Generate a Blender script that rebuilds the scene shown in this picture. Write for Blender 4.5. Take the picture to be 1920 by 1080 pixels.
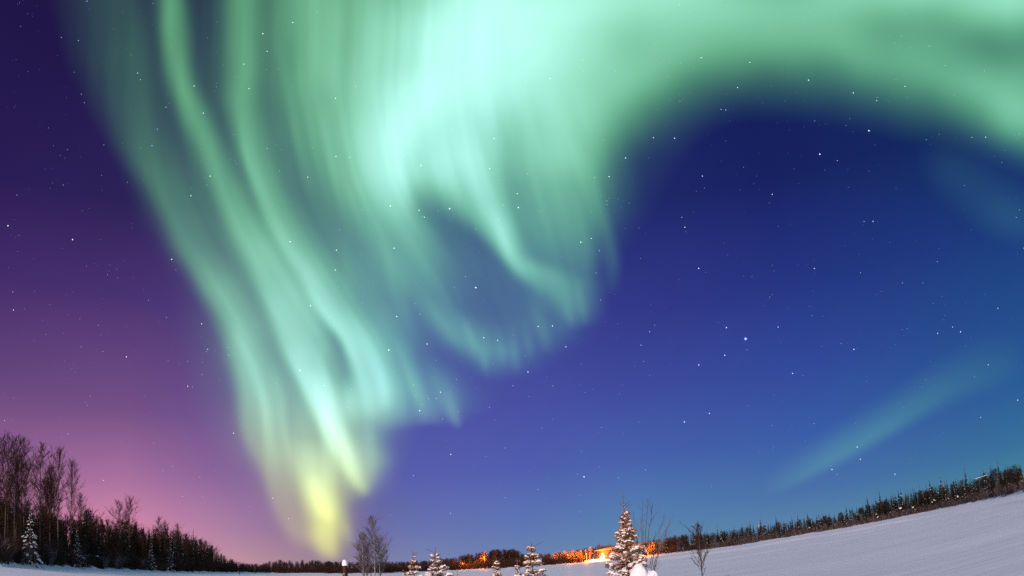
import bpy, math, random
import numpy as np
from mathutils import Matrix, Vector

for o in list(bpy.data.objects):
    bpy.data.objects.remove(o)
SC = bpy.context.scene
COL = SC.collection
rad = math.radians
EYE = 1.8

# ------------------------------------------------------------------ camera (full-frame fisheye lens, tipped up at the sky)
cd = bpy.data.cameras.new("camera")
cam = bpy.data.objects.new("camera", cd)
COL.objects.link(cam)
SC.camera = cam
cd.type = 'PANO'
cd.sensor_fit = 'HORIZONTAL'
cd.sensor_width = 36.0
cd.clip_start = 0.1
cd.clip_end = 60000.0
for tgt in (cd, getattr(cd, 'cycles', None)):
    if tgt is not None and hasattr(tgt, 'panorama_type'):
        tgt.panorama_type = 'FISHEYE_EQUISOLID'
        tgt.fisheye_lens = 36.0 * 1450.0 / 1920.0
        tgt.fisheye_fov = rad(180.0)
PITCH, ROLL = rad(20.5), rad(-4.0)
fwd = Vector((0, math.cos(PITCH), math.sin(PITCH)))
r0 = Vector((1, 0, 0)); u0 = r0.cross(fwd)
rgt = math.cos(ROLL) * r0 + math.sin(ROLL) * u0
upv = -math.sin(ROLL) * r0 + math.cos(ROLL) * u0
M = Matrix.Identity(4)
for i in range(3):
    M[i][0], M[i][1], M[i][2] = rgt[i], upv[i], -fwd[i]
M[0][3], M[1][3], M[2][3] = 0.0, 0.0, EYE
cam.matrix_world = M

# ------------------------------------------------------------------ exposure, world, added warm key light
SC.render.engine = 'CYCLES'
SC.view_settings.view_transform = 'Standard'
SC.view_settings.look = 'None'
SC.view_settings.exposure = 0.0
SC.view_settings.gamma = 1.0
SC.cycles.max_bounces = 6
SC.cycles.diffuse_bounces = 3
SC.cycles.transparent_max_bounces = 16
SC.cycles.sample_clamp_indirect = 1.5
SC.cycles.sample_clamp_direct = 10.0
SC.cycles.use_denoising = False
KEY_AZ, KEY_EL = 200.0, 14.5            # added warm light, low, standing in for unseen lamps behind the camera
W = bpy.data.worlds.new("World")
SC.world = W
W.use_nodes = True
wn = W.node_tree.nodes; wl = W.node_tree.links
wn.clear()
wo = wn.new('ShaderNodeOutputWorld'); wb = wn.new('ShaderNodeBackground'); ws = wn.new('ShaderNodeTexSky')
ws.sky_type = 'NISHITA'; ws.sun_disc = False
ws.sun_elevation = rad(KEY_EL); ws.ozone_density = 3.0; ws.sun_rotation = rad(KEY_AZ)
wb.inputs['Strength'].default_value = 0.2
wl.new(ws.outputs[0], wb.inputs['Color']); wl.new(wb.outputs[0], wo.inputs['Surface'])
sd = bpy.data.lights.new("warm_key_light", 'SUN'); sd.energy = 2.8; sd.angle = rad(0.5); sd.color = (1.0, 0.55, 0.43)
so = bpy.data.objects.new("warm_key_light", sd); COL.objects.link(so)
mdir = Vector((math.sin(rad(KEY_AZ)) * math.cos(rad(KEY_EL)), math.cos(rad(KEY_AZ)) * math.cos(rad(KEY_EL)), math.sin(rad(KEY_EL))))
so.rotation_euler = mdir.to_track_quat('Z', 'Y').to_euler()
so.location = mdir * 60

# ------------------------------------------------------------------ helpers
def mesh_np(name, V, F, smooth=False):
    V = np.asarray(V, np.float32); F = np.asarray(F, np.int32)
    me = bpy.data.meshes.new(name)
    me.vertices.add(len(V)); me.vertices.foreach_set('co', V.ravel())
    n = F.shape[1]
    me.loops.add(F.size); me.loops.foreach_set('vertex_index', F.ravel())
    me.polygons.add(len(F))
    me.polygons.foreach_set('loop_start', np.arange(0, F.size, n, dtype=np.int32))
    if smooth: me.polygons.foreach_set('use_smooth', np.ones(len(F), bool))
    me.update(calc_edges=True); me.validate()
    return me

def link(name, me, mat=None, parent=None):
    o = bpy.data.objects.new(name, me)
    COL.objects.link(o)
    if mat is not None and me is not None:
        if not me.materials: me.materials.append(mat)
    if parent is not None: o.parent = parent
    return o

def tag(o, label=None, cat=None, group=None, kind=None):
    if label: o['label'] = label
    if cat: o['category'] = cat
    if group: o['group'] = group
    if kind: o['kind'] = kind
    return o

def empty(name, loc, rz=0.0, scale=None):
    o = bpy.data.objects.new(name, None); COL.objects.link(o)
    o.location = loc; o.rotation_euler = (0, 0, rz); o.empty_display_size = 0.2
    if scale is not None: o.scale = scale
    return o

class Seg:
    """collects tapered segments"""
    def __init__(s): s.a = []; s.b = []; s.ra = []; s.rb = []
    def add(s, a, b, ra, rb): s.a.append(a); s.b.append(b); s.ra.append(ra); s.rb.append(rb)
    def path(s, P, r0, r1):
        n = len(P) - 1
        for i in range(n):
            s.add(P[i], P[i + 1], r0 + (r1 - r0) * i / n, r0 + (r1 - r0) * (i + 1) / n)

def tubes(A, B, RA, RB, k=3):
    A = np.asarray(A, float); B = np.asarray(B, float); RA = np.asarray(RA, float); RB = np.asarray(RB, float)
    d = B - A; L = np.linalg.norm(d, axis=1, keepdims=True) + 1e-9; d = d / L
    ref = np.where(np.abs(d[:, 2:3]) > .9, np.array([[1., 0, 0]]), np.array([[0, 0, 1.]]))
    x = np.cross(ref, d); x /= np.linalg.norm(x, axis=1, keepdims=True) + 1e-9
    y = np.cross(d, x)
    n = len(A); V = np.zeros((n, 2 * k, 3))
    for j in range(k):
        c, s_ = math.cos(2 * math.pi * j / k), math.sin(2 * math.pi * j / k)
        o = c * x + s_ * y
        V[:, j] = A + o * RA[:, None]; V[:, k + j] = B + o * RB[:, None]
    base = (np.arange(n) * 2 * k)[:, None]
    F = np.stack([base + np.array([[j, (j + 1) % k, k + (j + 1) % k, k + j]]) for j in range(k)], 1)
    return V.reshape(-1, 3), F.reshape(-1, 4)

def seg_mesh(name, s, k=3, smooth=True):
    V, F = tubes(s.a, s.b, s.ra, s.rb, k)
    return mesh_np(name, V, F, smooth)

def join_np(parts):
    Vs, Fs, n = [], [], 0
    for V, F in parts:
        Vs.append(V); Fs.append(F + n); n += len(V)
    return np.concatenate(Vs), np.concatenate(Fs)

def ico(sub=2):
    t = (1 + 5 ** .5) / 2
    v = [(-1, t, 0), (1, t, 0), (-1, -t, 0), (1, -t, 0), (0, -1, t), (0, 1, t), (0, -1, -t), (0, 1, -t), (t, 0, -1), (t, 0, 1), (-t, 0, -1), (-t, 0, 1)]
    f = [(0, 11, 5), (0, 5, 1), (0, 1, 7), (0, 7, 10), (0, 10, 11), (1, 5, 9), (5, 11, 4), (11, 10, 2), (10, 7, 6), (7, 1, 8), (3, 9, 4), (3, 4, 2), (3, 2, 6), (3, 6, 8), (3, 8, 9), (4, 9, 5), (2, 4, 11), (6, 2, 10), (8, 6, 7), (9, 8, 1)]
    v = [np.array(p) / np.linalg.norm(p) for p in v]
    for _ in range(sub):
        mid = {}; nf = []
        def m(a, b):
            key = (min(a, b), max(a, b))
            if key not in mid:
                p = v[a] + v[b]; v.append(p / np.linalg.norm(p)); mid[key] = len(v) - 1
            return mid[key]
        for a, b, c in f:
            ab, bc, ca = m(a, b), m(b, c), m(c, a)
            nf += [(a, ab, ca), (b, bc, ab), (c, ca, bc), (ab, bc, ca)]
        f = nf
    return np.array(v), np.array(f)
ICO2 = ico(2); ICO1 = ico(1); ICO3 = ico(3); ICO0 = ico(0)

def hashn(i, j, s):
    x = np.sin(i * 127.1 + j * 311.7 + s * 74.7) * 43758.5453
    return x - np.floor(x)
def vnoise(x, y, s=0):
    i, j = np.floor(x), np.floor(y); f, g = x - i, y - j
    f = f * f * (3 - 2 * f); g = g * g * (3 - 2 * g)
    return (hashn(i, j, s) * (1 - f) + hashn(i + 1, j, s) * f) * (1 - g) + (hashn(i, j + 1, s) * (1 - f) + hashn(i + 1, j + 1, s) * f) * g
def sstep(x, a, b):
    t = np.clip((x - a) / (b - a), 0, 1); return t * t * (3 - 2 * t)

def clumps(items, tmpl=ICO2, seed=0, lump=1.0):
    """items: (centre, (a,b,c) semi-axes, heading, pitch); lumpy pillows of snow"""
    rng = np.random.default_rng(seed); parts = []
    V0, F0 = tmpl
    for c, ax, h, p in items:
        ph = rng.uniform(0, 6.28, 6)
        k = 1 + lump * (.16 * np.sin(3 * V0[:, 0] + ph[0]) * np.sin(3 * V0[:, 1] + ph[1]) + .12 * np.sin(5 * V0[:, 2] + 4 * V0[:, 0] + ph[2]) + .07 * np.sin(9 * V0[:, 1] + ph[3]) * np.sin(8 * V0[:, 0] + ph[4]))
        V = V0 * k[:, None] * np.array(ax)
        V[:, 2] = np.where(V[:, 2] < 0, V[:, 2] * .45, V[:, 2])
        cp, sp = math.cos(p), math.sin(p)
        X = V[:, 0] * cp - V[:, 2] * sp; Z = V[:, 0] * sp + V[:, 2] * cp
        ch, sh = math.cos(h), math.sin(h)
        parts.append((np.stack([X * ch - V[:, 1] * sh, X * sh + V[:, 1] * ch, Z], 1) + np.array(c), F0))
    return join_np(parts)

# ------------------------------------------------------------------ materials
def mat(name, build):
    m = bpy.data.materials.new(name); m.use_nodes = True
    nt = m.node_tree; nt.nodes.clear()
    out = nt.nodes.new('ShaderNodeOutputMaterial')
    build(nt, out)
    return m
def N(nt, t, **k):
    n = nt.nodes.new(t)
    for a, b in k.items():
        if a in n.inputs: n.inputs[a].default_value = b
        else: setattr(n, a, b)
    return n
def math_(nt, op, a, b=None, clamp=False):
    n = nt.nodes.new('ShaderNodeMath'); n.operation = op; n.use_clamp = clamp
    for i, q in enumerate((a, b)):
        if q is None: continue
        if isinstance(q, (int, float)): n.inputs[i].default_value = q
        else: nt.links.new(q, n.inputs[i])
    return n.outputs[0]
def surf(name, c1, c2, scale, rough=.8, bump=0., stretch=None, spec=.3, detail=4., dist=.02, rnd=0.):
    """two-tone noise surface"""
    def b(nt, out):
        p = N(nt, 'ShaderNodeBsdfPrincipled'); p.inputs['Roughness'].default_value = rough
        p.inputs['Specular IOR Level'].default_value = spec
        tc = N(nt, 'ShaderNodeTexCoord'); src = tc.outputs['Object']
        if stretch:
            mp = N(nt, 'ShaderNodeMapping'); mp.inputs['Scale'].default_value = stretch
            nt.links.new(src, mp.inputs['Vector']); src = mp.outputs[0]
        no = N(nt, 'ShaderNodeTexNoise'); no.inputs['Scale'].default_value = scale; no.inputs['Detail'].default_value = detail
        nt.links.new(src, no.inputs['Vector'])
        rp = N(nt, 'ShaderNodeValToRGB')
        rp.color_ramp.elements[0].position = .35; rp.color_ramp.elements[1].position = .65
        rp.color_ramp.elements[0].color = (*c1, 1); rp.color_ramp.elements[1].color = (*c2, 1)
        nt.links.new(no.outputs['Fac'], rp.inputs[0])
        col = rp.outputs[0]
        if rnd:
            oi = N(nt, 'ShaderNodeObjectInfo'); hs = N(nt, 'ShaderNodeHueSaturation')
            nt.links.new(math_(nt, 'ADD', math_(nt, 'MULTIPLY', oi.outputs['Random'], 2 * rnd), 1 - rnd), hs.inputs['Value'])
            nt.links.new(col, hs.inputs['Color']); col = hs.outputs[0]
        nt.links.new(col, p.inputs['Base Color'])
        if bump:
            bp = N(nt, 'ShaderNodeBump'); bp.inputs['Strength'].default_value = bump; bp.inputs['Distance'].default_value = dist
            nt.links.new(no.outputs['Fac'], bp.inputs['Height']); nt.links.new(bp.outputs[0], p.inputs['Normal'])
        nt.links.new(p.outputs[0], out.inputs[0])
    return mat(name, b)
def emit(name, c, s):
    def b(nt, out):
        e = N(nt, 'ShaderNodeEmission'); e.inputs[0].default_value = (*c, 1); e.inputs[1].default_value = s
        nt.links.new(e.outputs[0], out.inputs[0])
    return mat(name, b)

MS = {
    'needles': surf('dark spruce needles', (.010, .016, .010), (.028, .038, .022), 9, .85, rnd=.3, spec=.15),
    'needles_near': surf('spruce needles close up', (.10, .052, .022), (.28, .145, .065), 14, .8, spec=.2),
    'bark': surf('grey brown bark', (.07, .05, .038), (.16, .12, .095), 6, .9, .4, (1, 1, .25), rnd=.2),
    'birch_bark': surf('pale birch bark', (.10, .08, .065), (.44, .39, .34), 5, .8, .3, (1, 1, 3.0), rnd=.15),
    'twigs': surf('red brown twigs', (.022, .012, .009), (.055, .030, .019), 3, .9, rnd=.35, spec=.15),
    'twigs_pale': surf('frosted grey twigs', (.06, .055, .06), (.17, .155, .165), 4, .9, rnd=.3, spec=.15),
    'needles_frost': surf('frosted spruce needles', (.34, .23, .17), (.58, .46, .39), 12, .85, spec=.15),
    'twigs_lit': surf('red brown lit twigs', (.07, .04, .025), (.15, .085, .055), 3, .9, rnd=.3, spec=.15),  # paler copy of the twigs for lamp-lit trees, lamplight put into the colour
    'snow': surf('fresh snow on boughs', (.78, .78, .80), (.86, .86, .87), 20, .75, .25, spec=.25, dist=.01),
}
SKY_COLUMNS = [
    (-44, [(0, (0.4342, 0.162, 0.314)), (4, (0.3325, 0.1384, 0.2961)), (8, (0.2016, 0.0887, 0.2462)), (13, (0.107, 0.0513, 0.1812)), (19, (0.0545, 0.0232, 0.1384)), (26, (0.0232, 0.0116, 0.0931)), (34, (0.016, 0.0091, 0.0685)), (45, (0.0116, 0.007, 0.0545))]),
    (-30, [(0, (0.7305, 0.2874, 0.3916)), (3, (0.6308, 0.2384, 0.3916)), (6, (0.402, 0.1683, 0.3515)), (11, (0.1812, 0.0844, 0.2462)), (19, (0.0723, 0.0343, 0.1746)), (26, (0.0252, 0.0168, 0.0976)), (34, (0.0176, 0.0116, 0.0802)), (45, (0.013, 0.0091, 0.0648))]),
    (-21, [(0, (0.5395, 0.305, 0.3515)), (3, (0.3712, 0.2016, 0.3613)), (7, (0.2232, 0.1221, 0.3231)), (13, (0.1221, 0.0723, 0.2623)), (19, (0.0723, 0.0482, 0.2086)), (26, (0.0343, 0.0296, 0.1384)), (34, (0.0232, 0.0212, 0.1022)), (45, (0.0176, 0.016, 0.0802))]),
    (-14, [(0, (0.314, 0.2384, 0.2961)), (3, (0.2384, 0.162, 0.2874)), (7, (0.1683, 0.107, 0.2789)), (12, (0.107, 0.0802, 0.2705)), (18, (0.0648, 0.0648, 0.2542)), (26, (0.0395, 0.0395, 0.1683)), (34, (0.0273, 0.0273, 0.117)), (45, (0.0194, 0.0194, 0.0887))]),
    (-11, [(0, (0.2232, 0.2232, 0.3916)), (3, (0.1559, 0.162, 0.3916)), (7, (0.1119, 0.1119, 0.3813)), (12, (0.0844, 0.0844, 0.3419)), (18, (0.0612, 0.0704, 0.2831)), (26, (0.0395, 0.0482, 0.1946)), (34, (0.0273, 0.0319, 0.1384)), (45, (0.0203, 0.0232, 0.1022))]),
    (-8, [(0, (0.2016, 0.2384, 0.4233)), (3, (0.1384, 0.1746, 0.4342)), (7, (0.0976, 0.1144, 0.4233)), (12, (0.0762, 0.0844, 0.3712)), (18, (0.0578, 0.0723, 0.2961)), (26, (0.0395, 0.0513, 0.2086)), (34, (0.0273, 0.0343, 0.15)), (45, (0.0212, 0.0252, 0.1119))]),
    (0, [(0, (0.15, 0.2384, 0.4342)), (3, (0.107, 0.1746, 0.4452)), (7, (0.0802, 0.1119, 0.4233)), (12, (0.0648, 0.0802, 0.3613)), (18, (0.0482, 0.0612, 0.2874)), (26, (0.0296, 0.0395, 0.2016)), (34, (0.0194, 0.0252, 0.1441)), (45, (0.016, 0.0212, 0.107))]),
    (8, [(0, (0.1274, 0.2623, 0.4125)), (3, (0.0931, 0.2086, 0.4342)), (7, (0.0648, 0.1221, 0.4125)), (12, (0.0513, 0.0723, 0.3419)), (18, (0.0343, 0.0423, 0.2542)), (26, (0.016, 0.0212, 0.1441)), (34, (0.0103, 0.0152, 0.1022)), (45, (0.0103, 0.0144, 0.0976))]),
    (22, [(0, (0.1022, 0.2462, 0.3916)), (3, (0.0648, 0.162, 0.3916)), (7, (0.0423, 0.107, 0.3813)), (12, (0.0319, 0.0685, 0.3231)), (18, (0.0194, 0.0369, 0.2307)), (26, (0.0091, 0.016, 0.1221)), (34, (0.007, 0.0123, 0.0931)), (45, (0.007, 0.0116, 0.0887))]),
    (38, [(0, (0.0648, 0.2462, 0.314)), (3, (0.0395, 0.162, 0.3325)), (7, (0.0252, 0.107, 0.305)), (12, (0.0176, 0.0723, 0.2542)), (18, (0.0116, 0.0423, 0.1946)), (26, (0.006, 0.0212, 0.1119)), (34, (0.0052, 0.0176, 0.0976)), (45, (0.0044, 0.013, 0.0762))]),
]
# aurora curtains: exponent, then (u, v, width left, width right, brightness) in degrees on the sky chart
CURTAINS = [
    (2.0, [(-23.75, 28.25, 0.84, 0.84, 0.25), (-23.68, 23.5, 0.84, 0.92, 0.3), (-23.73, 21.13, 0.84, 0.92, 0.3), (-23.54, 18.74, 0.88, 0.96, 0.29), (-23.07, 16.34, 0.92, 1.01, 0.27), (-22.36, 13.91, 1.01, 1.17, 0.25), (-21.58, 11.49, 1.09, 1.42, 0.25), (-20.8, 9.06, 1.17, 1.59, 0.27), (-19.86, 6.62, 1.17, 1.76, 0.31), (-18.92, 4.18, 1.13, 2.01, 0.35), (-18.05, 1.74, 1.01, 2.26, 0.38), (-17.31, -0.68, 0.84, 2.43, 0.42), (-16.66, -2.71, 0.67, 2.26, 0.52), (-16.09, -4.73, 0.54, 2.01, 0.58), (-15.4, -6.76, 0.5, 1.76, 0.55), (-14.67, -8.79, 0.5, 1.51, 0.5), (-13.7, -10.83, 0.54, 1.26, 0.4), (-12.78, -12.48, 0.59, 1.01, 0.22), (-12.17, -13.91, 0.5, 0.67, 0.0)]),
    (2.0, [(-15.47, -4.37, 0.5, 0.92, 0.0), (-14.97, -6.39, 0.42, 0.92, 0.25), (-14.45, -8.01, 0.38, 0.84, 0.5), (-13.7, -9.65, 0.38, 0.8, 0.62), (-12.94, -11.28, 0.42, 0.71, 0.42), (-12.4, -12.71, 0.46, 0.59, 0.16), (-12.09, -13.92, 0.42, 0.46, 0.0)]),
    (2.0, [(-14.62, -2.45, 0.5, 0.5, 0.0), (-14.44, -4.44, 0.42, 0.5, 0.12), (-13.87, -6.46, 0.42, 0.5, 0.18), (-13.3, -8.48, 0.38, 0.46, 0.14), (-12.86, -10.1, 0.38, 0.42, 0.0)]),
    (2.0, [(-17.83, 27.85, 1.42, 1.09, 0.22), (-18.24, 23.13, 1.42, 1.09, 0.25), (-18.44, 20.77, 1.42, 1.09, 0.25), (-18.72, 18.42, 1.34, 1.01, 0.27), (-18.96, 16.06, 1.17, 1.09, 0.28), (-18.85, 13.68, 0.92, 1.26, 0.28), (-18.58, 11.28, 0.71, 1.42, 0.3), (-18.12, 8.88, 0.67, 1.59, 0.31), (-17.21, 6.44, 0.71, 1.93, 0.33), (-15.96, 3.98, 0.8, 2.26, 0.36), (-14.66, 1.51, 0.84, 2.6, 0.4), (-13.33, -0.95, 0.71, 2.85, 0.46), (-12.42, -2.6, 0.59, 2.93, 0.48), (-11.74, -4.23, 0.59, 2.93, 0.48), (-11.45, -5.84, 0.75, 2.68, 0.46), (-11.32, -7.43, 1.09, 2.18, 0.38), (-11.36, -9.01, 1.01, 1.76, 0.12), (-11.36, -10.2, 0.84, 1.26, 0.0)]),
    (2.0, [(-19.1, 15.28, 0.5, 0.59, 0.0), (-18.76, 12.09, 0.42, 0.59, 0.06), (-18.19, 8.88, 0.38, 0.63, 0.1), (-16.63, 5.21, 0.42, 0.71, 0.1), (-14.74, 1.52, 0.46, 0.84, 0.12), (-12.91, -1.78, 0.42, 0.84, 0.18), (-12.21, -4.2, 0.46, 0.75, 0.16), (-11.9, -6.6, 0.59, 0.67, 0.0)]),
    (2.0, [(-12.67, 0.58, 0.5, 0.84, 0.0), (-11.28, -2.28, 0.5, 0.92, 0.12), (-10.42, -4.72, 0.5, 0.84, 0.22), (-10.06, -6.33, 0.5, 0.75, 0.18), (-10.01, -7.92, 0.5, 0.67, 0.0)]),
    (2.0, [(-27.07, 28.47, 4.19, 1.88, 0.055), (-27.31, 23.74, 4.19, 1.88, 0.065), (-27.11, 19.77, 3.56, 2.01, 0.075), (-26.91, 15.8, 2.43, 2.18, 0.09), (-26.57, 12.61, 1.51, 2.6, 0.12), (-25.79, 10.18, 1.17, 2.76, 0.15), (-24.77, 7.74, 1.17, 2.76, 0.18), (-23.75, 5.3, 1.09, 2.68, 0.22), (-22.49, 2.84, 1.01, 2.51, 0.28), (-21.4, 0.39, 0.92, 2.43, 0.34), (-20.46, -2.05, 0.92, 2.35, 0.38), (-19.75, -4.48, 1.01, 2.18, 0.38), (-19.21, -6.89, 1.17, 1.93, 0.36), (-18.74, -9.3, 1.26, 1.68, 0.28), (-18.27, -11.71, 1.26, 1.51, 0.2), (-17.65, -14.13, 1.17, 1.42, 0.11), (-17.02, -16.55, 1.01, 1.26, 0.05), (-16.74, -18.16, 0.84, 1.26, 0.0)]),
    (2.0, [(-22.96, 5.24, 0.42, 0.59, 0.0), (-21.6, 1.98, 0.42, 0.59, 0.06), (-20.48, -1.26, 0.42, 0.54, 0.1), (-19.44, -4.5, 0.42, 0.59, 0.14), (-18.76, -7.32, 0.42, 0.59, 0.14), (-18.4, -10.12, 0.42, 0.5, 0.08), (-18.33, -12.5, 0.42, 0.5, 0.0)]),
    (2.0, [(-18.2, -3.79, 0.42, 0.5, 0.0), (-17.81, -6.2, 0.38, 0.5, 0.1), (-17.5, -8.59, 0.38, 0.5, 0.12), (-17.11, -11.0, 0.42, 0.5, 0.09), (-16.81, -13.4, 0.5, 0.5, 0.0)]),
    (2.0, [(-21.29, -0.41, 0.59, 0.84, 0.0), (-20.7, -4.42, 0.59, 1.01, 0.07), (-20.31, -8.01, 0.59, 0.92, 0.1), (-19.56, -10.83, 0.59, 0.92, 0.11), (-18.57, -13.67, 0.67, 1.01, 0.1), (-17.39, -16.13, 0.75, 1.17, 0.09), (-16.32, -17.79, 0.75, 1.09, 0.0)]),
    (2.0, [(-12.38, 27.48, 3.77, 5.45, 0.32), (-12.71, 22.76, 4.02, 5.45, 0.32), (-12.93, 19.61, 4.02, 5.03, 0.31), (-12.91, 16.44, 4.1, 4.4, 0.28), (-12.5, 13.24, 4.02, 3.85, 0.23), (-12.01, 10.04, 3.77, 3.52, 0.17), (-11.52, 6.84, 3.52, 3.35, 0.11), (-10.87, 3.63, 3.35, 3.18, 0.08), (-10.11, 0.41, 3.18, 2.93, 0.06), (-9.54, -2.8, 2.51, 2.51, 0.05), (-9.31, -5.19, 2.09, 2.09, 0.0)]),
    (2.0, [(-11.57, 18.72, 0.92, 1.68, 0.0), (-11.34, 13.96, 1.01, 1.93, 0.1), (-10.7, 10.75, 1.09, 1.68, 0.11), (-10.2, 7.54, 1.09, 1.68, 0.08), (-9.41, 4.72, 1.09, 1.68, 0.05), (-8.28, 1.07, 1.09, 1.68, 0.03), (-6.92, -2.19, 1.09, 1.68, 0.0)]),
    (2.0, [(-16.03, 20.61, 0.34, 0.42, 0.0), (-15.94, 18.7, 0.34, 0.42, 0.029), (-15.77, 16.79, 0.34, 0.42, 0.048), (-15.52, 14.88, 0.34, 0.42, 0.048), (-15.2, 12.95, 0.34, 0.42, 0.029), (-14.8, 11.03, 0.34, 0.42, 0.0)]),
    (2.0, [(-15.41, 18.19, 0.34, 0.42, 0.0), (-15.3, 16.13, 0.34, 0.42, 0.029), (-15.11, 14.06, 0.34, 0.42, 0.048), (-14.82, 11.98, 0.34, 0.42, 0.048), (-14.45, 9.89, 0.34, 0.42, 0.029), (-13.99, 7.8, 0.34, 0.42, 0.0)]),
    (2.0, [(-14.7, 19.33, 0.34, 0.42, 0.0), (-14.6, 17.43, 0.34, 0.42, 0.035), (-14.43, 15.51, 0.34, 0.42, 0.057), (-14.18, 13.6, 0.34, 0.42, 0.057), (-13.86, 11.67, 0.34, 0.42, 0.035), (-13.46, 9.75, 0.34, 0.42, 0.0)]),
    (2.0, [(-14.18, 16.53, 0.34, 0.42, 0.0), (-14.07, 14.46, 0.34, 0.42, 0.029), (-13.87, 12.39, 0.34, 0.42, 0.048), (-13.59, 10.31, 0.34, 0.42, 0.048), (-13.22, 8.23, 0.34, 0.42, 0.029), (-12.75, 6.13, 0.34, 0.42, 0.0)]),
    (2.0, [(-13.62, 17.68, 0.34, 0.42, 0.0), (-13.51, 15.53, 0.34, 0.42, 0.041), (-13.3, 13.38, 0.34, 0.42, 0.067), (-13.0, 11.22, 0.34, 0.42, 0.067), (-12.6, 9.05, 0.34, 0.42, 0.041), (-12.1, 6.88, 0.34, 0.42, 0.0)]),
    (2.0, [(-13.05, 15.66, 0.34, 0.42, 0.0), (-12.98, 14.23, 0.34, 0.42, 0.035), (-12.88, 12.8, 0.34, 0.42, 0.057), (-12.73, 11.36, 0.34, 0.42, 0.057), (-12.53, 9.92, 0.34, 0.42, 0.035), (-12.3, 8.48, 0.34, 0.42, 0.0)]),
    (2.0, [(-12.66, 13.26, 0.34, 0.42, 0.0), (-12.58, 11.51, 0.34, 0.42, 0.029), (-12.43, 9.76, 0.34, 0.42, 0.048), (-12.22, 8.0, 0.34, 0.42, 0.048), (-11.94, 6.24, 0.34, 0.42, 0.029), (-11.6, 4.47, 0.34, 0.42, 0.0)]),
    (2.0, [(-12.08, 13.69, 0.34, 0.42, 0.0), (-12.0, 12.09, 0.34, 0.42, 0.035), (-11.87, 10.48, 0.34, 0.42, 0.057), (-11.69, 8.87, 0.34, 0.42, 0.057), (-11.45, 7.25, 0.34, 0.42, 0.035), (-11.16, 5.63, 0.34, 0.42, 0.0)]),
    (2.0, [(-11.37, 10.79, 0.34, 0.42, 0.0), (-11.31, 9.44, 0.34, 0.42, 0.035), (-11.21, 8.09, 0.34, 0.42, 0.057), (-11.07, 6.73, 0.34, 0.42, 0.057), (-10.9, 5.37, 0.34, 0.42, 0.035), (-10.69, 4.01, 0.34, 0.42, 0.0)]),
    (2.0, [(-10.59, 9.95, 0.34, 0.42, 0.0), (-10.53, 8.52, 0.34, 0.42, 0.029), (-10.42, 7.08, 0.34, 0.42, 0.048), (-10.27, 5.65, 0.34, 0.42, 0.048), (-10.08, 4.21, 0.34, 0.42, 0.029), (-9.84, 2.77, 0.34, 0.42, 0.0)]),
    (2.0, [(-9.76, 8.31, 0.34, 0.42, 0.0), (-9.68, 6.72, 0.34, 0.42, 0.029), (-9.55, 5.12, 0.34, 0.42, 0.048), (-9.38, 3.53, 0.34, 0.42, 0.048), (-9.14, 1.93, 0.34, 0.42, 0.029), (-8.86, 0.32, 0.34, 0.42, 0.0)]),
    (2.0, [(-9.13, 5.89, 0.34, 0.42, 0.0), (-9.06, 4.3, 0.34, 0.42, 0.024), (-8.93, 2.7, 0.34, 0.42, 0.038), (-8.75, 1.11, 0.34, 0.42, 0.038), (-8.52, -0.49, 0.34, 0.42, 0.024), (-8.24, -2.1, 0.34, 0.42, 0.0)]),
    (2.0, [(-8.28, 3.85, 0.34, 0.42, 0.0), (-8.22, 2.5, 0.34, 0.42, 0.021), (-8.13, 1.14, 0.34, 0.42, 0.033), (-7.99, -0.21, 0.34, 0.42, 0.033), (-7.82, -1.57, 0.34, 0.42, 0.021), (-7.61, -2.93, 0.34, 0.42, 0.0)]),
    (2.0, [(-12.31, 5.71, 0.34, 0.42, 0.0), (-12.25, 4.36, 0.34, 0.42, 0.018), (-12.16, 3.0, 0.34, 0.42, 0.029), (-12.02, 1.65, 0.34, 0.42, 0.029), (-11.85, 0.29, 0.34, 0.42, 0.018), (-11.63, -1.07, 0.34, 0.42, 0.0)]),
    (2.0, [(-3.97, 17.41, 4.19, 3.35, 0.0), (-5.71, 15.15, 3.35, 2.35, 0.2), (-7.03, 13.26, 2.76, 1.59, 0.38), (-7.72, 11.33, 2.43, 1.42, 0.46), (-7.95, 9.76, 2.26, 1.51, 0.44), (-7.86, 8.17, 2.18, 1.09, 0.36), (-7.42, 6.56, 2.01, 0.92, 0.27), (-6.82, 4.93, 1.93, 1.26, 0.18), (-6.33, 2.92, 1.76, 1.84, 0.12), (-6.07, 0.92, 1.34, 1.93, 0.09), (-5.79, -0.68, 0.92, 1.76, 0.1), (-5.16, -1.91, 1.09, 2.26, 0.12), (-4.14, -3.17, 1.26, 2.76, 0.12), (-2.52, -4.39, 1.42, 2.93, 0.1), (-0.88, -6.37, 1.26, 2.09, 0.0)]),
    (2.0, [(-7.66, 14.5, 0.84, 0.84, 0.0), (-7.98, 12.14, 0.84, 0.84, 0.14), (-8.15, 9.78, 0.84, 0.75, 0.16), (-7.81, 7.78, 0.84, 0.75, 0.1), (-7.24, 5.76, 0.84, 0.75, 0.0)]),
    (2.0, [(-5.86, 0.51, 0.84, 1.09, 0.0), (-5.35, -1.31, 0.75, 1.51, 0.05), (-4.28, -2.96, 0.84, 1.76, 0.07), (-2.64, -4.39, 1.01, 2.09, 0.04), (-1.62, -5.73, 0.84, 1.68, 0.0)]),
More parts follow.
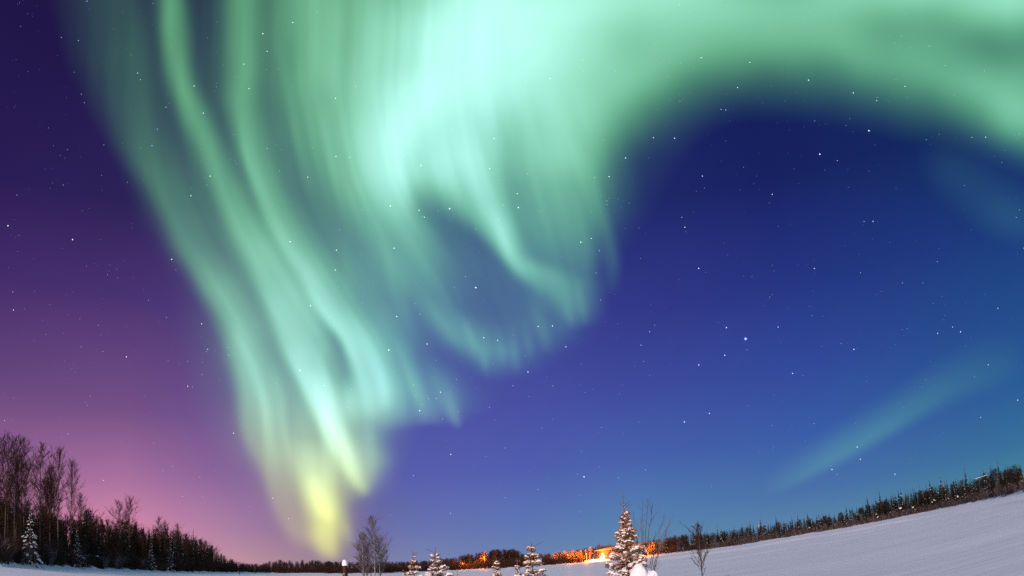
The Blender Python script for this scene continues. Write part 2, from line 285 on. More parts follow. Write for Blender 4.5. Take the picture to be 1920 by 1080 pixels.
    (2.4, [(-2.47, 16.12, 3.77, 2.93, 0.0), (-2.72, 13.76, 3.85, 2.51, 0.18), (-2.7, 11.78, 3.85, 2.18, 0.34), (-2.49, 10.18, 3.77, 2.01, 0.42), (-2.12, 8.77, 3.6, 1.76, 0.46), (-1.65, 7.55, 3.02, 1.59, 0.48), (-1.18, 6.33, 2.35, 1.42, 0.48), (-0.71, 5.1, 1.68, 1.26, 0.46), (-0.32, 3.89, 1.09, 1.17, 0.42), (0.15, 2.67, 0.67, 1.42, 0.32), (1.25, 1.4, 0.84, 2.35, 0.25), (2.68, 0.31, 1.26, 2.76, 0.18), (3.88, -0.64, 1.51, 2.09, 0.13), (4.6, -1.72, 1.42, 1.51, 0.07), (4.92, -2.82, 0.84, 1.01, 0.0)]),
    (2.0, [(-1.21, 6.92, 0.75, 0.75, 0.0), (-0.56, 4.9, 0.59, 0.67, 0.12), (-0.08, 3.36, 0.42, 0.59, 0.16), (0.66, 2.04, 0.42, 0.84, 0.08), (1.32, 1.2, 0.5, 1.26, 0.0)]),
    (2.0, [(3.3, 19.28, 5.45, 5.03, 0.0), (3.36, 14.52, 5.03, 4.61, 0.2), (3.53, 11.34, 4.61, 4.19, 0.26), (3.71, 8.16, 4.02, 3.27, 0.28), (3.88, 4.98, 3.77, 2.6, 0.25), (3.95, 2.6, 3.6, 2.26, 0.19), (4.05, 0.61, 3.35, 2.01, 0.13), (3.83, -1.35, 2.93, 1.68, 0.08), (2.93, -2.87, 2.51, 1.42, 0.05), (1.85, -4.78, 1.68, 1.26, 0.0)]),
    (2.0, [(5.11, 11.23, 0.84, 1.09, 0.0), (5.47, 8.43, 0.75, 1.01, 0.07), (5.67, 5.65, 0.67, 0.92, 0.08), (5.71, 2.87, 0.67, 0.84, 0.05), (5.68, 0.1, 0.67, 0.84, 0.0)]),
    (2.0, [(6.24, 10.36, 0.59, 0.59, 0.0), (6.54, 7.96, 0.63, 0.54, 0.06), (6.85, 5.56, 0.59, 0.54, 0.08), (7.27, 3.55, 0.59, 0.59, 0.06), (7.52, 1.56, 0.59, 0.59, 0.05), (7.67, -0.83, 0.59, 0.59, 0.0)]),
    (2.0, [(1.42, 0.4, 0.59, 0.59, 0.0), (1.6, -1.59, 0.5, 0.5, 0.06), (1.96, -3.2, 0.5, 0.5, 0.07), (2.26, -4.61, 0.42, 0.42, 0.0)]),
    (2.0, [(-2.57, -1.7, 0.38, 0.38, 0.0), (-2.47, -3.69, 0.38, 0.38, 0.05), (-2.34, -4.68, 0.34, 0.34, 0.05), (-2.25, -5.68, 0.29, 0.29, 0.0)]),
    (2.0, [(-1.41, -2.17, 0.38, 0.38, 0.0), (-1.29, -3.77, 0.38, 0.38, 0.05), (-1.13, -4.37, 0.34, 0.34, 0.05), (-1.04, -5.37, 0.29, 0.29, 0.0)]),
    (2.0, [(-0.4, -1.85, 0.38, 0.38, 0.0), (-0.31, -3.93, 0.38, 0.38, 0.05), (-0.19, -5.03, 0.34, 0.34, 0.05), (-0.1, -6.03, 0.29, 0.29, 0.0)]),
    (2.0, [(0.61, -1.52, 0.38, 0.38, 0.0), (0.72, -3.31, 0.38, 0.38, 0.04), (0.87, -4.12, 0.34, 0.34, 0.04), (0.95, -5.11, 0.29, 0.29, 0.0)]),
    (2.0, [(-3.53, -1.23, 0.38, 0.38, 0.0), (-3.4, -2.83, 0.38, 0.38, 0.05), (-3.25, -3.43, 0.34, 0.34, 0.05), (-3.16, -4.43, 0.29, 0.29, 0.0)]),
    (2.0, [(3.71, 0.24, 0.38, 0.38, 0.0), (3.83, -1.35, 0.38, 0.38, 0.05), (3.99, -1.96, 0.34, 0.34, 0.05), (4.08, -2.96, 0.29, 0.29, 0.0)]),
    (2.0, [(4.75, 0.96, 0.38, 0.38, 0.0), (4.86, -0.83, 0.38, 0.38, 0.05), (5.0, -1.63, 0.34, 0.34, 0.05), (5.09, -2.63, 0.29, 0.29, 0.0)]),
    (2.0, [(-19.47, 8.18, 1.26, 1.26, 0.0), (-17.92, 4.9, 1.51, 1.42, 0.08), (-16.36, 1.63, 1.68, 1.59, 0.14), (-15.22, -0.83, 1.68, 1.42, 0.16), (-14.62, -2.45, 1.42, 1.09, 0.1), (-14.34, -4.05, 1.26, 1.01, 0.0)]),
    (2.0, [(-8.84, -2.45, 0.5, 0.67, 0.0), (-8.14, -4.88, 0.38, 0.67, 0.12), (-7.57, -6.9, 0.38, 0.75, 0.17), (-7.27, -8.3, 0.42, 1.01, 0.1), (-7.1, -9.31, 0.5, 1.01, 0.0)]),
    (2.0, [(-6.79, -3.78, 0.92, 1.09, 0.0), (-6.06, -5.81, 0.84, 0.92, 0.08), (-5.31, -7.45, 0.84, 0.67, 0.14), (-4.8, -8.67, 0.59, 0.42, 0.14), (-4.43, -9.69, 0.38, 0.29, 0.0)]),
    (2.0, [(-9.84, -4.36, 1.68, 4.19, 0.0), (-9.39, -6.38, 1.84, 4.69, 0.14), (-8.97, -7.79, 2.01, 4.77, 0.15), (-8.8, -8.67, 2.09, 4.61, 0.09), (-8.61, -9.4, 2.09, 4.19, 0.0)]),
    (2.0, [(-12.66, -4.96, 0.5, 0.59, 0.0), (-12.62, -6.75, 0.5, 0.59, 0.22), (-12.48, -8.14, 0.5, 0.54, 0.15), (-12.25, -9.35, 0.46, 0.46, 0.0)]),
    (2.0, [(-11.72, -8.59, 1.26, 1.09, 0.0), (-11.44, -10.2, 1.68, 1.01, 0.22), (-11.37, -11.47, 2.09, 1.17, 0.27), (-11.6, -12.48, 2.09, 1.17, 0.2), (-12.06, -13.4, 2.01, 1.34, 0.11), (-12.93, -14.65, 1.68, 1.51, 0.0)]),
    (2.0, [(-13.49, -11.24, 0.59, 0.67, 0.0), (-12.63, -12.49, 0.5, 0.59, 0.14), (-12.06, -13.52, 0.46, 0.42, 0.16), (-11.96, -14.32, 0.42, 0.34, 0.0)]),
    (2.0, [(-16.44, -2.33, 2.93, 4.19, 0.0), (-15.79, -5.54, 3.35, 4.36, 0.12), (-15.53, -8.73, 3.35, 3.85, 0.21), (-15.51, -10.71, 3.02, 3.27, 0.29), (-15.25, -12.71, 2.51, 2.51, 0.28), (-15.0, -14.71, 1.93, 1.84, 0.16), (-14.98, -16.69, 1.51, 1.51, 0.12), (-14.78, -18.49, 1.09, 1.09, 0.0)]),
    (2.0, [(-15.74, -9.51, 1.26, 1.51, 0.0), (-15.64, -11.49, 1.26, 1.51, 0.26), (-15.44, -13.09, 1.13, 1.26, 0.5), (-15.1, -14.5, 1.09, 1.09, 0.6), (-14.87, -15.71, 1.05, 0.84, 0.58), (-14.9, -16.7, 1.01, 0.84, 0.52), (-14.74, -17.9, 0.84, 0.67, 0.32), (-14.57, -18.9, 0.67, 0.59, 0.0)]),
    (2.0, [(-15.54, -12.29, 0.67, 0.67, 0.0), (-15.32, -13.7, 0.63, 0.67, 0.36), (-14.89, -14.91, 0.54, 0.54, 0.42), (-14.53, -15.93, 0.42, 0.38, 0.0)]),
    (2.0, [(-14.43, -13.36, 0.75, 0.75, 0.0), (-13.97, -14.78, 0.75, 0.67, 0.14), (-13.63, -16.19, 0.75, 0.5, 0.17), (-13.42, -17.11, 0.59, 0.34, 0.1), (-13.32, -17.99, 0.42, 0.34, 0.0)]),
]
GLOWS = [(-1.04, 19.58, 5.93, 5.93, 24.0, 0.75), (-2.42, 16.9, 4.74, 3.95, 29.0, 0.38), (2.31, 22.12, 6.32, 4.74, 4.0, 0.5), (-5.74, 14.76, 3.95, 3.36, 44.0, 0.36), (-8.28, 18.1, 4.35, 6.72, 4.0, 0.28), (-7.22, 10.51, 3.16, 4.74, -6.0, 0.14), (-3.24, 10.82, 2.96, 2.37, 14.0, 0.16), (-4.51, 9.61, 2.45, 2.05, 4.0, 0.2), (-1.64, 8.14, 1.82, 2.37, 19.0, 0.1), (8.84, 10.77, 2.37, 2.96, -16.0, -0.09), (3.08, 10.58, 5.93, 5.53, 4.0, 0.12), (-2.31, 1.45, 5.93, 4.35, -16.0, 0.06), (-7.77, 2.62, 3.56, 5.93, -11.0, 0.08), (-10.07, 9.51, 2.77, 4.74, 4.0, 0.1), (-0.22, -2.65, 5.14, 2.37, 4.0, 0.05), (-15.87, -5.54, 4.74, 7.51, -11.0, 0.1), (-19.48, -0.54, 3.56, 7.11, -16.0, 0.05), (-14.2, -10.01, 3.56, 4.35, -6.0, 0.09), (-11.56, -6.23, 2.77, 2.77, 4.0, 0.1), (-19.44, 17.28, 7.51, 11.06, -6.0, 0.065), (-15.44, 6.32, 5.93, 8.69, -16.0, 0.05), (-10.08, 3.58, 7.9, 8.69, 4.0, 0.03), (3.3, 13.73, 6.32, 6.32, 4.0, 0.12), (12.22, 22.21, 6.72, 2.77, 4.0, 0.4), (5.86, 16.32, 5.53, 4.74, -16.0, 0.18), (16.06, 20.35, 5.93, 2.37, -1.0, 0.16), (30.77, 20.86, 7.51, 2.17, 1.0, 0.5), (38.98, 19.26, 4.74, 2.37, 4.0, 0.55), (6.2, 21.05, 5.93, 2.77, 4.0, 0.22), (21.86, 18.35, 5.53, 2.37, -6.0, 0.12), (12.68, 17.42, 4.74, 2.37, 4.0, 0.1), (26.46, 16.03, 5.14, 1.98, -6.0, 0.07), (35.71, 12.38, 4.74, 2.17, -21.0, 0.1), (37.91, 9.84, 2.17, 1.58, -41.0, 0.12), (36.39, 16.29, 3.16, 1.58, -26.0, -0.08), (9.76, 18.23, 2.37, 1.98, 24.0, -0.05), (23.72, 16.63, 1.98, 2.37, -26.0, -0.05), (28.94, 17.44, 1.58, 2.77, -21.0, -0.04)]
ARC = [(1.62, 12.27, 8.69, 4.74, 0.0), (5.63, 13.01, 8.3, 4.98, 0.17), (8.53, 14.75, 7.9, 4.74, 0.28), (11.42, 16.48, 7.51, 3.71, 0.33), (14.69, 17.76, 7.11, 3.48, 0.34), (18.67, 18.1, 6.72, 3.48, 0.34), (22.61, 17.74, 6.72, 3.64, 0.33), (26.52, 16.9, 6.72, 3.79, 0.33), (30.4, 15.74, 6.72, 3.64, 0.33), (33.47, 14.25, 6.72, 3.32, 0.33), (36.14, 12.79, 6.72, 3.08, 0.35), (38.82, 11.48, 6.72, 3.0, 0.4), (42.65, 9.69, 6.72, 3.0, 0.4)]
STREAK = [(17.06, -16.01, 1.58, 0.59, 0.0), (19.49, -15.23, 1.58, 0.59, 0.05), (22.76, -13.8, 1.66, 0.67, 0.1), (26.03, -12.26, 1.74, 0.75, 0.105), (29.32, -10.6, 1.9, 0.87, 0.085), (32.6, -9.05, 2.21, 1.19, 0.055), (35.84, -8.03, 2.37, 1.58, 0.03), (38.26, -7.41, 1.74, 1.19, 0.0)]
FAINT = [(35.61, 5.46, 4.35, 2.77, -40.0, 0.022), (37.42, 2.95, 2.77, 1.66, -20.0, 0.034), (32.94, 6.85, 2.77, 1.98, -50.0, 0.02)]
# bright stars: azimuth, elevation, size, tint
BRIGHT_STARS = [(17.64, 14.68, 4.0, 2), (31.15, 27.42, 2.0, 1), (26.56, 26.73, 2.0, 1), (29.41, 21.06, 1.9, 2), (-4.7, 26.63, 2.1, 1), (0.99, 26.42, 1.8, 1), (-2.86, 20.7, 2.0, 1), (5.8, 23.44, 1.7, 1), (-9.83, 16.29, 1.8, 1), (-22.02, 39.25, 1.7, 1), (-32.97, 35.13, 1.7, 2), (-19.31, 40.27, 1.5, 1), (-41.3, 22.71, 1.8, 1), (-35.73, 22.63, 1.8, 1), (-27.37, 22.21, 1.5, 1), (-39.94, 18.23, 1.3, 2), (-39.68, 16.99, 1.3, 1), (-30.27, 14.86, 1.5, 1), (-23.94, 15.94, 1.5, 2), (-24.52, 17.76, 1.4, 1), (-25.34, 13.16, 1.3, 1), (16.31, 15.73, 1.5, 1), (15.87, 13.74, 1.4, 1), (13.79, 13.33, 1.4, 1), (20.79, 11.57, 1.4, 1), (25.75, 12.39, 1.5, 1), (34.16, 11.77, 1.5, 1), (32.38, 12.09, 1.2, 1), (33.63, 12.25, 1.1, 1), (37.44, 12.64, 1.2, 1), (23.94, 18.76, 1.3, 1), (14.88, 20.36, 1.5, 1), (21.88, 24.69, 1.2, 1), (30.53, 16.25, 1.1, 2), (20.28, 15.1, 1.2, 1), (14.12, 9.67, 1.3, 1), (12.17, 9.31, 1.5, 1), (24.8, 5.37, 1.3, 1), (24.91, 4.44, 1.3, 1), (22.71, 4.1, 1.4, 1), (27.34, 2.86, 1.3, 1), (37.47, 5.96, 1.4, 1), (35.75, 8.96, 1.2, 1), (4.34, 6.09, 1.6, 1), (-5.42, 8.42, 1.3, 1), (27.43, 32.12, 1.6, 1), (30.87, 30.34, 1.5, 1), (21.15, 32.85, 1.4, 1), (18.64, 35.57, 1.3, 1), (22.81, 34.44, 1.3, 1), (35.39, 29.65, 1.2, 1), (40.49, 24.37, 1.3, 1), (27.85, 25.96, 1.3, 2), (16.5, 27.0, 1.3, 1), (19.27, 31.54, 1.3, 2), (-27.59, 34.86, 1.4, 1), (-26.35, 32.99, 1.4, 1), (-14.65, 34.85, 1.4, 1), (-14.32, 30.55, 1.4, 1), (-16.64, 28.94, 1.3, 1), (-24.97, 28.5, 1.4, 1), (-30.37, 30.16, 1.4, 2), (-29.77, 33.04, 1.3, 2), (-30.16, 31.39, 1.2, 2), (-22.56, 35.13, 1.3, 1), (-21.37, 37.99, 1.3, 1), (-23.38, 36.88, 1.3, 1), (-9.61, 26.93, 1.5, 1), (-7.22, 26.58, 1.4, 1), (-6.79, 26.06, 1.3, 1), (-9.31, 23.81, 1.5, 1), (-13.99, 23.64, 1.5, 1), (-14.04, 22.18, 1.4, 1), (-17.8, 24.15, 1.4, 1), (-15.97, 19.51, 1.5, 1), (-9.16, 18.77, 1.5, 1), (-6.85, 16.67, 1.4, 1), (-16.72, 14.75, 1.6, 1), (-26.39, 26.93, 1.4, 1), (0.99, 27.45, 1.3, 1), (8.77, 28.02, 1.4, 1), (6.69, 23.63, 1.2, 1), (7.22, 22.66, 1.2, 2), (2.93, 17.47, 1.4, 1), (1.82, 17.52, 1.3, 1), (-2.45, 16.96, 1.3, 1), (-1.39, 16.71, 1.3, 1), (0.77, 14.22, 1.4, 1), (3.82, 15.84, 1.2, 1), (10.37, 16.26, 1.3, 2), (9.59, 15.36, 1.3, 2), (14.32, 23.51, 1.3, 1), (-39.22, 36.51, 1.2, 2), (-40.89, 36.43, 1.1, 2), (-39.6, 39.36, 1.4, 2), (10.38, 29.22, 1.5, 1), (14.8, 30.1, 1.4, 1), (4.74, 35.77, 1.4, 1), (13.01, 30.4, 1.3, 1), (-7.03, 29.9, 1.4, 1), (-1.19, 29.45, 1.3, 1), (-7.6, 11.75, 1.5, 1), (-5.97, 13.08, 1.3, 1), (-21.72, 9.95, 1.3, 1)]

# ------------------------------------------------------------------ SKY: a dome over the northern half, gradient by azimuth and elevation
def sky_build(nt, out):
    g = N(nt, 'ShaderNodeNewGeometry')
    nr = N(nt, 'ShaderNodeVectorMath'); nr.operation = 'NORMALIZE'
    nt.links.new(g.outputs['Position'], nr.inputs[0])
    sp = N(nt, 'ShaderNodeSeparateXYZ'); nt.links.new(nr.outputs[0], sp.inputs[0])
    el = math_(nt, 'MULTIPLY', math_(nt, 'ARCSINE', sp.outputs[2]), 57.29578 / 45.0, True)
    az = math_(nt, 'MULTIPLY', math_(nt, 'ARCTAN2', sp.outputs[0], sp.outputs[1]), 57.29578)
    prev = None; pa = None
    for a, stops in SKY_COLUMNS:
        rp = N(nt, 'ShaderNodeValToRGB'); rp.color_ramp.interpolation = 'LINEAR'
        el_ = rp.color_ramp.elements
        while len(el_) < len(stops): el_.new(.5)
        for e_, (p, c) in zip(el_, stops):
            e_.position = p / 45.0; e_.color = (*c, 1)
        nt.links.new(el, rp.inputs[0])
        if prev is None: prev = rp.outputs[0]
        else:
            mr = N(nt, 'ShaderNodeMapRange'); mr.inputs[1].default_value = pa; mr.inputs[2].default_value = a
            nt.links.new(az, mr.inputs[0])
            mx = N(nt, 'ShaderNodeMix'); mx.data_type = 'RGBA'
            nt.links.new(mr.outputs[0], mx.inputs[0]); nt.links.new(prev, mx.inputs[6]); nt.links.new(rp.outputs[0], mx.inputs[7])
            prev = mx.outputs[2]
        pa = a
    no = N(nt, 'ShaderNodeTexNoise'); no.inputs['Scale'].default_value = 5.0; no.inputs['Detail'].default_value = 3
    nt.links.new(nr.outputs[0], no.inputs['Vector'])
    st = math_(nt, 'ADD', math_(nt, 'MULTIPLY', no.outputs['Fac'], .16), .92)
    em = N(nt, 'ShaderNodeEmission')
    nt.links.new(prev, em.inputs[0]); nt.links.new(st, em.inputs[1]); nt.links.new(em.outputs[0], out.inputs[0])
m_sky = mat('night sky gradient', sky_build)

RS = 14000.0
def dirv(az, el):
    az = np.radians(az); el = np.radians(el)
    return np.stack([np.sin(az) * np.cos(el), np.cos(az) * np.cos(el), np.sin(el)], -1)
azs = np.linspace(-82, 82, 96); els = np.linspace(-4, 62, 40)
A_, E_ = np.meshgrid(azs, els)
V = dirv(A_, E_).reshape(-1, 3) * RS
i, j = np.meshgrid(np.arange(39), np.arange(95), indexing='ij')
q = (i * 96 + j).ravel()
F = np.stack([q, q + 96, q + 97, q + 1], 1)           # faces look inward
# stars: small octahedra just inside the dome
rng = np.random.default_rng(12)
octv = np.array([(1, 0, 0), (-1, 0, 0), (0, 1, 0), (0, -1, 0), (0, 0, 1), (0, 0, -1)], float)
octf = np.array([(0, 2, 4), (2, 1, 4), (1, 3, 4), (3, 0, 4), (2, 0, 5), (1, 2, 5), (3, 1, 5), (0, 3, 5)])
stars = [(a, e, s * .00054, c) for a, e, s, c in BRIGHT_STARS]
for _ in range(1400):
    a = rng.uniform(-52, 52); e = math.degrees(math.asin(rng.uniform(.06, .80)))
    s = .00015 * (rng.uniform(.02, 1) ** -.36)
    stars.append((a, e, min(s, .00066), int(rng.choice([1, 1, 1, 2, 2, 3]))))
for _ in range(36):                                   # loose clusters
    a0 = rng.uniform(-46, 46); e0 = rng.uniform(5, 45)
    for _ in range(int(rng.integers(4, 10))):
        stars.append((a0 + rng.normal(0, .9), max(1, e0 + rng.normal(0, .9)), .00019 * (rng.uniform(.1, 1) ** -.4), int(rng.choice([1, 2]))))
sp_ = np.array([(s[0], s[1]) for s in stars]); SD = dirv(sp_[:, 0], sp_[:, 1]) * (RS * .985)
SV = (octv[None] * (np.array([s[2] for s in stars])[:, None, None] * RS * .985) + SD[:, None]).reshape(-1, 3)
SF = (octf[None] + (np.arange(len(stars)) * 6)[:, None, None]).reshape(-1, 3)
me = bpy.data.meshes.new('sky')
allV = np.concatenate([V, SV]).astype(np.float32)
me.vertices.add(len(allV)); me.vertices.foreach_set('co', allV.ravel())
loops = np.concatenate([F.ravel(), SF.ravel() + len(V)]).astype(np.int32)
me.loops.add(len(loops)); me.loops.foreach_set('vertex_index', loops)
me.polygons.add(len(F) + len(SF))
me.polygons.foreach_set('loop_start', np.concatenate([np.arange(len(F)) * 4, len(F) * 4 + np.arange(len(SF)) * 3]).astype(np.int32))
me.polygons.foreach_set('material_index', np.concatenate([np.zeros(len(F)), np.repeat([s[3] for s in stars], 8)]).astype(np.int32))
me.update(calc_edges=True)
for m in (m_sky, emit('white star', (.86, .93, 1.0), 1.5), emit('blue star', (.33, .42, 1.0), 1.5), emit('pinkish star', (1.0, .62, .55), 1.1)):
    m.cycles.emission_sampling = 'NONE'
    me.materials.append(m)
sky = link('sky', me); tag(sky, 'deep violet to pink and blue night sky with stars', 'sky', kind='structure')

# ------------------------------------------------------------------ AURORA: luminous sheet, brightness field in degrees on an equal-area sky chart (centre azimuth 0, elevation 20)
def crom(P, n=8):
    P = np.array(P, float); Q = np.vstack([2 * P[0] - P[1], P, 2 * P[-1] - P[-2]]); o = []
    for i in range(1, len(Q) - 2):
        for t in np.linspace(0, 1, n, endpoint=False):
            a, b, c, d = Q[i - 1:i + 3]
            o.append(.5 * (2 * b + (c - a) * t + (2 * a - 5 * b + 4 * c - d) * t * t + (3 * b - a - 3 * c + d) * t ** 3))
    o.append(Q[-2]); o = np.array(o); o[:, 2:] = np.maximum(o[:, 2:], 0); return o
def strand(u, v, pts, p=2., along=1):
    K = crom(pts); q = (u, v)[along]; r = (u, v)[1 - along]; k = K[:, along]
    o = np.argsort(k); K = K[o]; k = k[o]
    c, wa, wb, am = (np.interp(q, k, K[:, j]) for j in (1 - along, 2, 3, 4))
    d = r - c
    w = np.where(d < 0, wa, wb) if along == 1 else np.where(d > 0, wa, wb)
    return am * np.exp(-np.abs(d / np.maximum(w, .05)) ** p)
def glow_patch(u, v, b):
    x, y, sx, sy, an, a = b; t = np.radians(an); du, dv = u - x, v - y
    X = du * np.cos(t) + dv * np.sin(t); Y = -du * np.sin(t) + dv * np.cos(t)
    return a * np.exp(-(X / sx) ** 2 - (Y / sy) ** 2)
def main_field(u, v):
    wu = u + .35 * (vnoise(u / 2.2, v / 3.0, 1) - .5); wv = v + .35 * (vnoise(u / 2.5, v / 2.5, 2) - .5)
    I = 0
    for p, pts in CURTAINS: I = I + strand(wu, wv, pts, p)
    for b in GLOWS: I = I + glow_patch(wu, wv, b)
    I = I + strand(wu, wv, ARC, 1.9, 0)
    K = crom(CURTAINS[3][1]); o = np.argsort(K[:, 1]); qq = u - np.interp(v, K[o, 1], K[o, 0])
    tex = (vnoise(qq / .38, v / 10, 6) - .5) * .13 + (vnoise(qq / .75, v / 9, 3) - .5) * .16 + (vnoise(qq / 1.5, v / 9, 4) - .5) * .16
    tex = tex * np.clip((3 - u) / 6, 0, 1)
    q2 = u + .22 * v
    tex = tex + ((vnoise(q2 / .5, v / 7, 7) - .5) * .12 + (vnoise(q2 / 1.2, v / 7, 8) - .5) * .18) * np.clip((u + 8) / 4, 0, 1) * np.clip((14 - u) / 6, 0, 1) * np.clip((16 - v) / 6, 0, 1)
    tex = tex + (vnoise(u / 3.5, v / 2.5, 5) - .5) * .14
    I = np.maximum(I * (1 + tex), 0)
    return 1.1 * I / np.sqrt(1 + (I / 1.5) ** 2)
CE = rad(20.0)
cF = np.array([0, math.cos(CE), math.sin(CE)]); cR = np.array([1., 0, 0]); cU = np.cross(cR, cF)
def unchart(u, v):
    r = np.hypot(u, v) + 1e-9; th = 2 * np.arcsin(np.clip(np.radians(r) / 2, 0, .99))
    return np.cos(th)[..., None] * cF + (np.sin(th) * u / r)[..., None] * cR + (np.sin(th) * v / r)[..., None] * cU
def aurora_mat(name, low, hi1, hi2):
    def b(nt, out):
        at = N(nt, 'ShaderNodeAttribute'); at.attribute_name = 'glow'
        g = N(nt, 'ShaderNodeNewGeometry'); nr = N(nt, 'ShaderNodeVectorMath'); nr.operation = 'NORMALIZE'
        nt.links.new(g.outputs['Position'], nr.inputs[0])
        sp = N(nt, 'ShaderNodeSeparateXYZ'); nt.links.new(nr.outputs[0], sp.inputs[0])
        el = math_(nt, 'MULTIPLY', math_(nt, 'ARCSINE', sp.outputs[2]), 57.29578)
        m1 = N(nt, 'ShaderNodeMapRange'); m1.interpolation_type = 'SMOOTHSTEP'
        m1.inputs[1].default_value = .2; m1.inputs[2].default_value = 1.05; nt.links.new(at.outputs['Fac'], m1.inputs[0])
        m2 = N(nt, 'ShaderNodeMapRange'); m2.interpolation_type = 'SMOOTHSTEP'
        m2.inputs[1].default_value = 1.0; m2.inputs[2].default_value = 15.0; nt.links.new(el, m2.inputs[0])
        x1 = N(nt, 'ShaderNodeMix'); x1.data_type = 'RGBA'; x1.inputs[6].default_value = (*hi1, 1); x1.inputs[7].default_value = (*hi2, 1)
        nt.links.new(m1.outputs[0], x1.inputs[0])
        x2 = N(nt, 'ShaderNodeMix'); x2.data_type = 'RGBA'; x2.inputs[6].default_value = (*low, 1)
        nt.links.new(m2.outputs[0], x2.inputs[0]); nt.links.new(x1.outputs[2], x2.inputs[7])
        e = N(nt, 'ShaderNodeEmission'); nt.links.new(x2.outputs[2], e.inputs[0]); nt.links.new(at.outputs['Fac'], e.inputs[1])
        tr = N(nt, 'ShaderNodeBsdfTransparent'); ad = N(nt, 'ShaderNodeAddShader')
        nt.links.new(e.outputs[0], ad.inputs[0]); nt.links.new(tr.outputs[0], ad.inputs[1]); nt.links.new(ad.outputs[0], out.inputs[0])
    m = mat(name, b); m.cycles.emission_sampling = 'NONE'; return m
def aurora_sheet(name, field, box, step, m, cut=.014):
    us = np.arange(box[0], box[1], step); vs = np.arange(box[2], box[3], step)
    U, Vv = np.meshgrid(us, vs); I = np.maximum(field(U, Vv) - cut, 0)
    D = unchart(U, Vv); el = np.degrees(np.arcsin(np.clip(D[..., 2], -1, 1)))
    I = I * sstep(el, -.3, .6)
    dist = 4200 / np.sqrt(np.maximum(D[..., 2], 0) ** 2 + .16)          # a layer high above, bending down towards the horizon
    P = (D * dist[..., None]).reshape(-1, 3)
    h, w = U.shape; a, b = np.meshgrid(np.arange(h - 1), np.arange(w - 1), indexing='ij'); q = (a * w + b).ravel()
    F = np.stack([q, q + 1, q + w + 1, q + w], 1)
    Iv = I.ravel(); keep = Iv[F].max(1) > 0
    F = F[keep]; used = np.unique(F); mp = np.zeros(len(P), np.int64); mp[used] = np.arange(len(used))
    me = mesh_np(name, P[used], mp[F], True)
    at = me.attributes.new('glow', 'FLOAT', 'POINT'); at.data.foreach_set('value', Iv[used].astype(np.float32))
    return link(name, me, m)
a1 = aurora_sheet('aurora', main_field, (-46, 50, -22, 33), .24, aurora_mat('green aurora light', (.80, .92, .03), (.28, 1., .34), (.46, 1., .74)))
tag(a1, 'large bright green aurora with curling curtains reaching down to a yellow foot', 'aurora')
a2 = aurora_sheet('aurora', lambda u, v: strand(u, v, STREAK, 2, 0), (10, 42, -22, 10), .24, aurora_mat('faint green aurora light', (.30, 1., .06), (.2, 1., .06), (.2, 1., .06)), .008)
tag(a2, 'faint straight green aurora streak low above the right-hand tree line', 'aurora')
a3 = aurora_sheet('aurora', lambda u, v: sum(glow_patch(u, v, b) for b in FAINT), (24, 50, -4, 20), .24, aurora_mat('dim teal aurora light', (.25, 1., .55), (.25, 1., .55), (.25, 1., .55)), .01)
tag(a3, 'dim teal aurora patch hanging below the bright arc at the right edge', 'aurora')

# ------------------------------------------------------------------ GROUND: frozen snow field with a raised wooded shore all round
SHORE = [(-180, 60), (-90, 60), (-60, 70), (-44, 80), (-39.4, 86), (-35.7, 112), (-32, 142), (-28, 180), (-25, 225), (-22.5, 285), (-19.4, 330), (-14.7, 310), (-11.5, 290), (-9, 310), (-4.5, 330), (-1.8, 305), (1, 285), (4, 330), (9, 287), (12.6, 274), (16, 276), (20, 300), (23.4, 280), (26.6, 282), (30, 262), (34.4, 196), (37, 152), (42, 110), (60, 80), (90, 60), (180, 60)]
SA = np.array(SHORE, float)
def shore(az): return np.interp(az, SA[:, 0], SA[:, 1]) + 2.5 * (vnoise(np.asarray(az) * 1.7 + 300, 0 * np.asarray(az), 8) - .5)
def gz(x, y):
    x = np.asarray(x, float); y = np.asarray(y, float)
    r = np.hypot(x, y); az = np.degrees(np.arctan2(x, y)); D = shore(az)
    front = np.abs(az) < 70
    z = .10 * (vnoise(x / 11, y / 5, 1) - .5) + .22 * (vnoise(x / 34 + 7, y / 17, 9) - .5) + .02 * (vnoise(x / 2.2, y / .9, 2) - .5)
    bank = sstep(r, D - 5, D + 7)
    z = z + np.where(front, bank * (.55 + .5 * (vnoise(x / 4, y / 4, 3) - .5) + .35 * (vnoise(x / 1.6, y / 1.6, 4) - .5)), 0)
    z = z + np.where(front, np.clip(r - D - 8, 0, 80) * .008, 0)
    rid = (vnoise(az / 3.0 + 200, 0 * az, 11) - .5) * 8
    z = z + np.where(az > 6, .34 * np.exp(-((r - D * .53 - rid) / 2.8) ** 2) + .10 * np.exp(-((r - D * .40 - rid * 1.3) / 1.6) ** 2) + .09 * np.exp(-((r - D * .30 - rid * .6) / 1.5) ** 2), 0)
    return z
rs = np.concatenate([[.3], np.geomspace(1.2, 60, 90), np.linspace(61, 470, 330), np.geomspace(480, 13000, 26)])
azg = np.concatenate([np.linspace(-180, -46, 40)[:-1], np.linspace(-46, 46, 620), np.linspace(46, 180, 40)[1:]])
R_, AZ_ = np.meshgrid(rs, azg, indexing='ij')
X = R_ * np.sin(np.radians(AZ_)); Y = R_ * np.cos(np.radians(AZ_)); Z = gz(X, Y)
w = len(azg); a, b = np.meshgrid(np.arange(len(rs) - 1), np.arange(w - 1), indexing='ij'); q = (a * w + b).ravel()
gF = np.stack([q, q + w, q + w + 1, q + 1], 1)
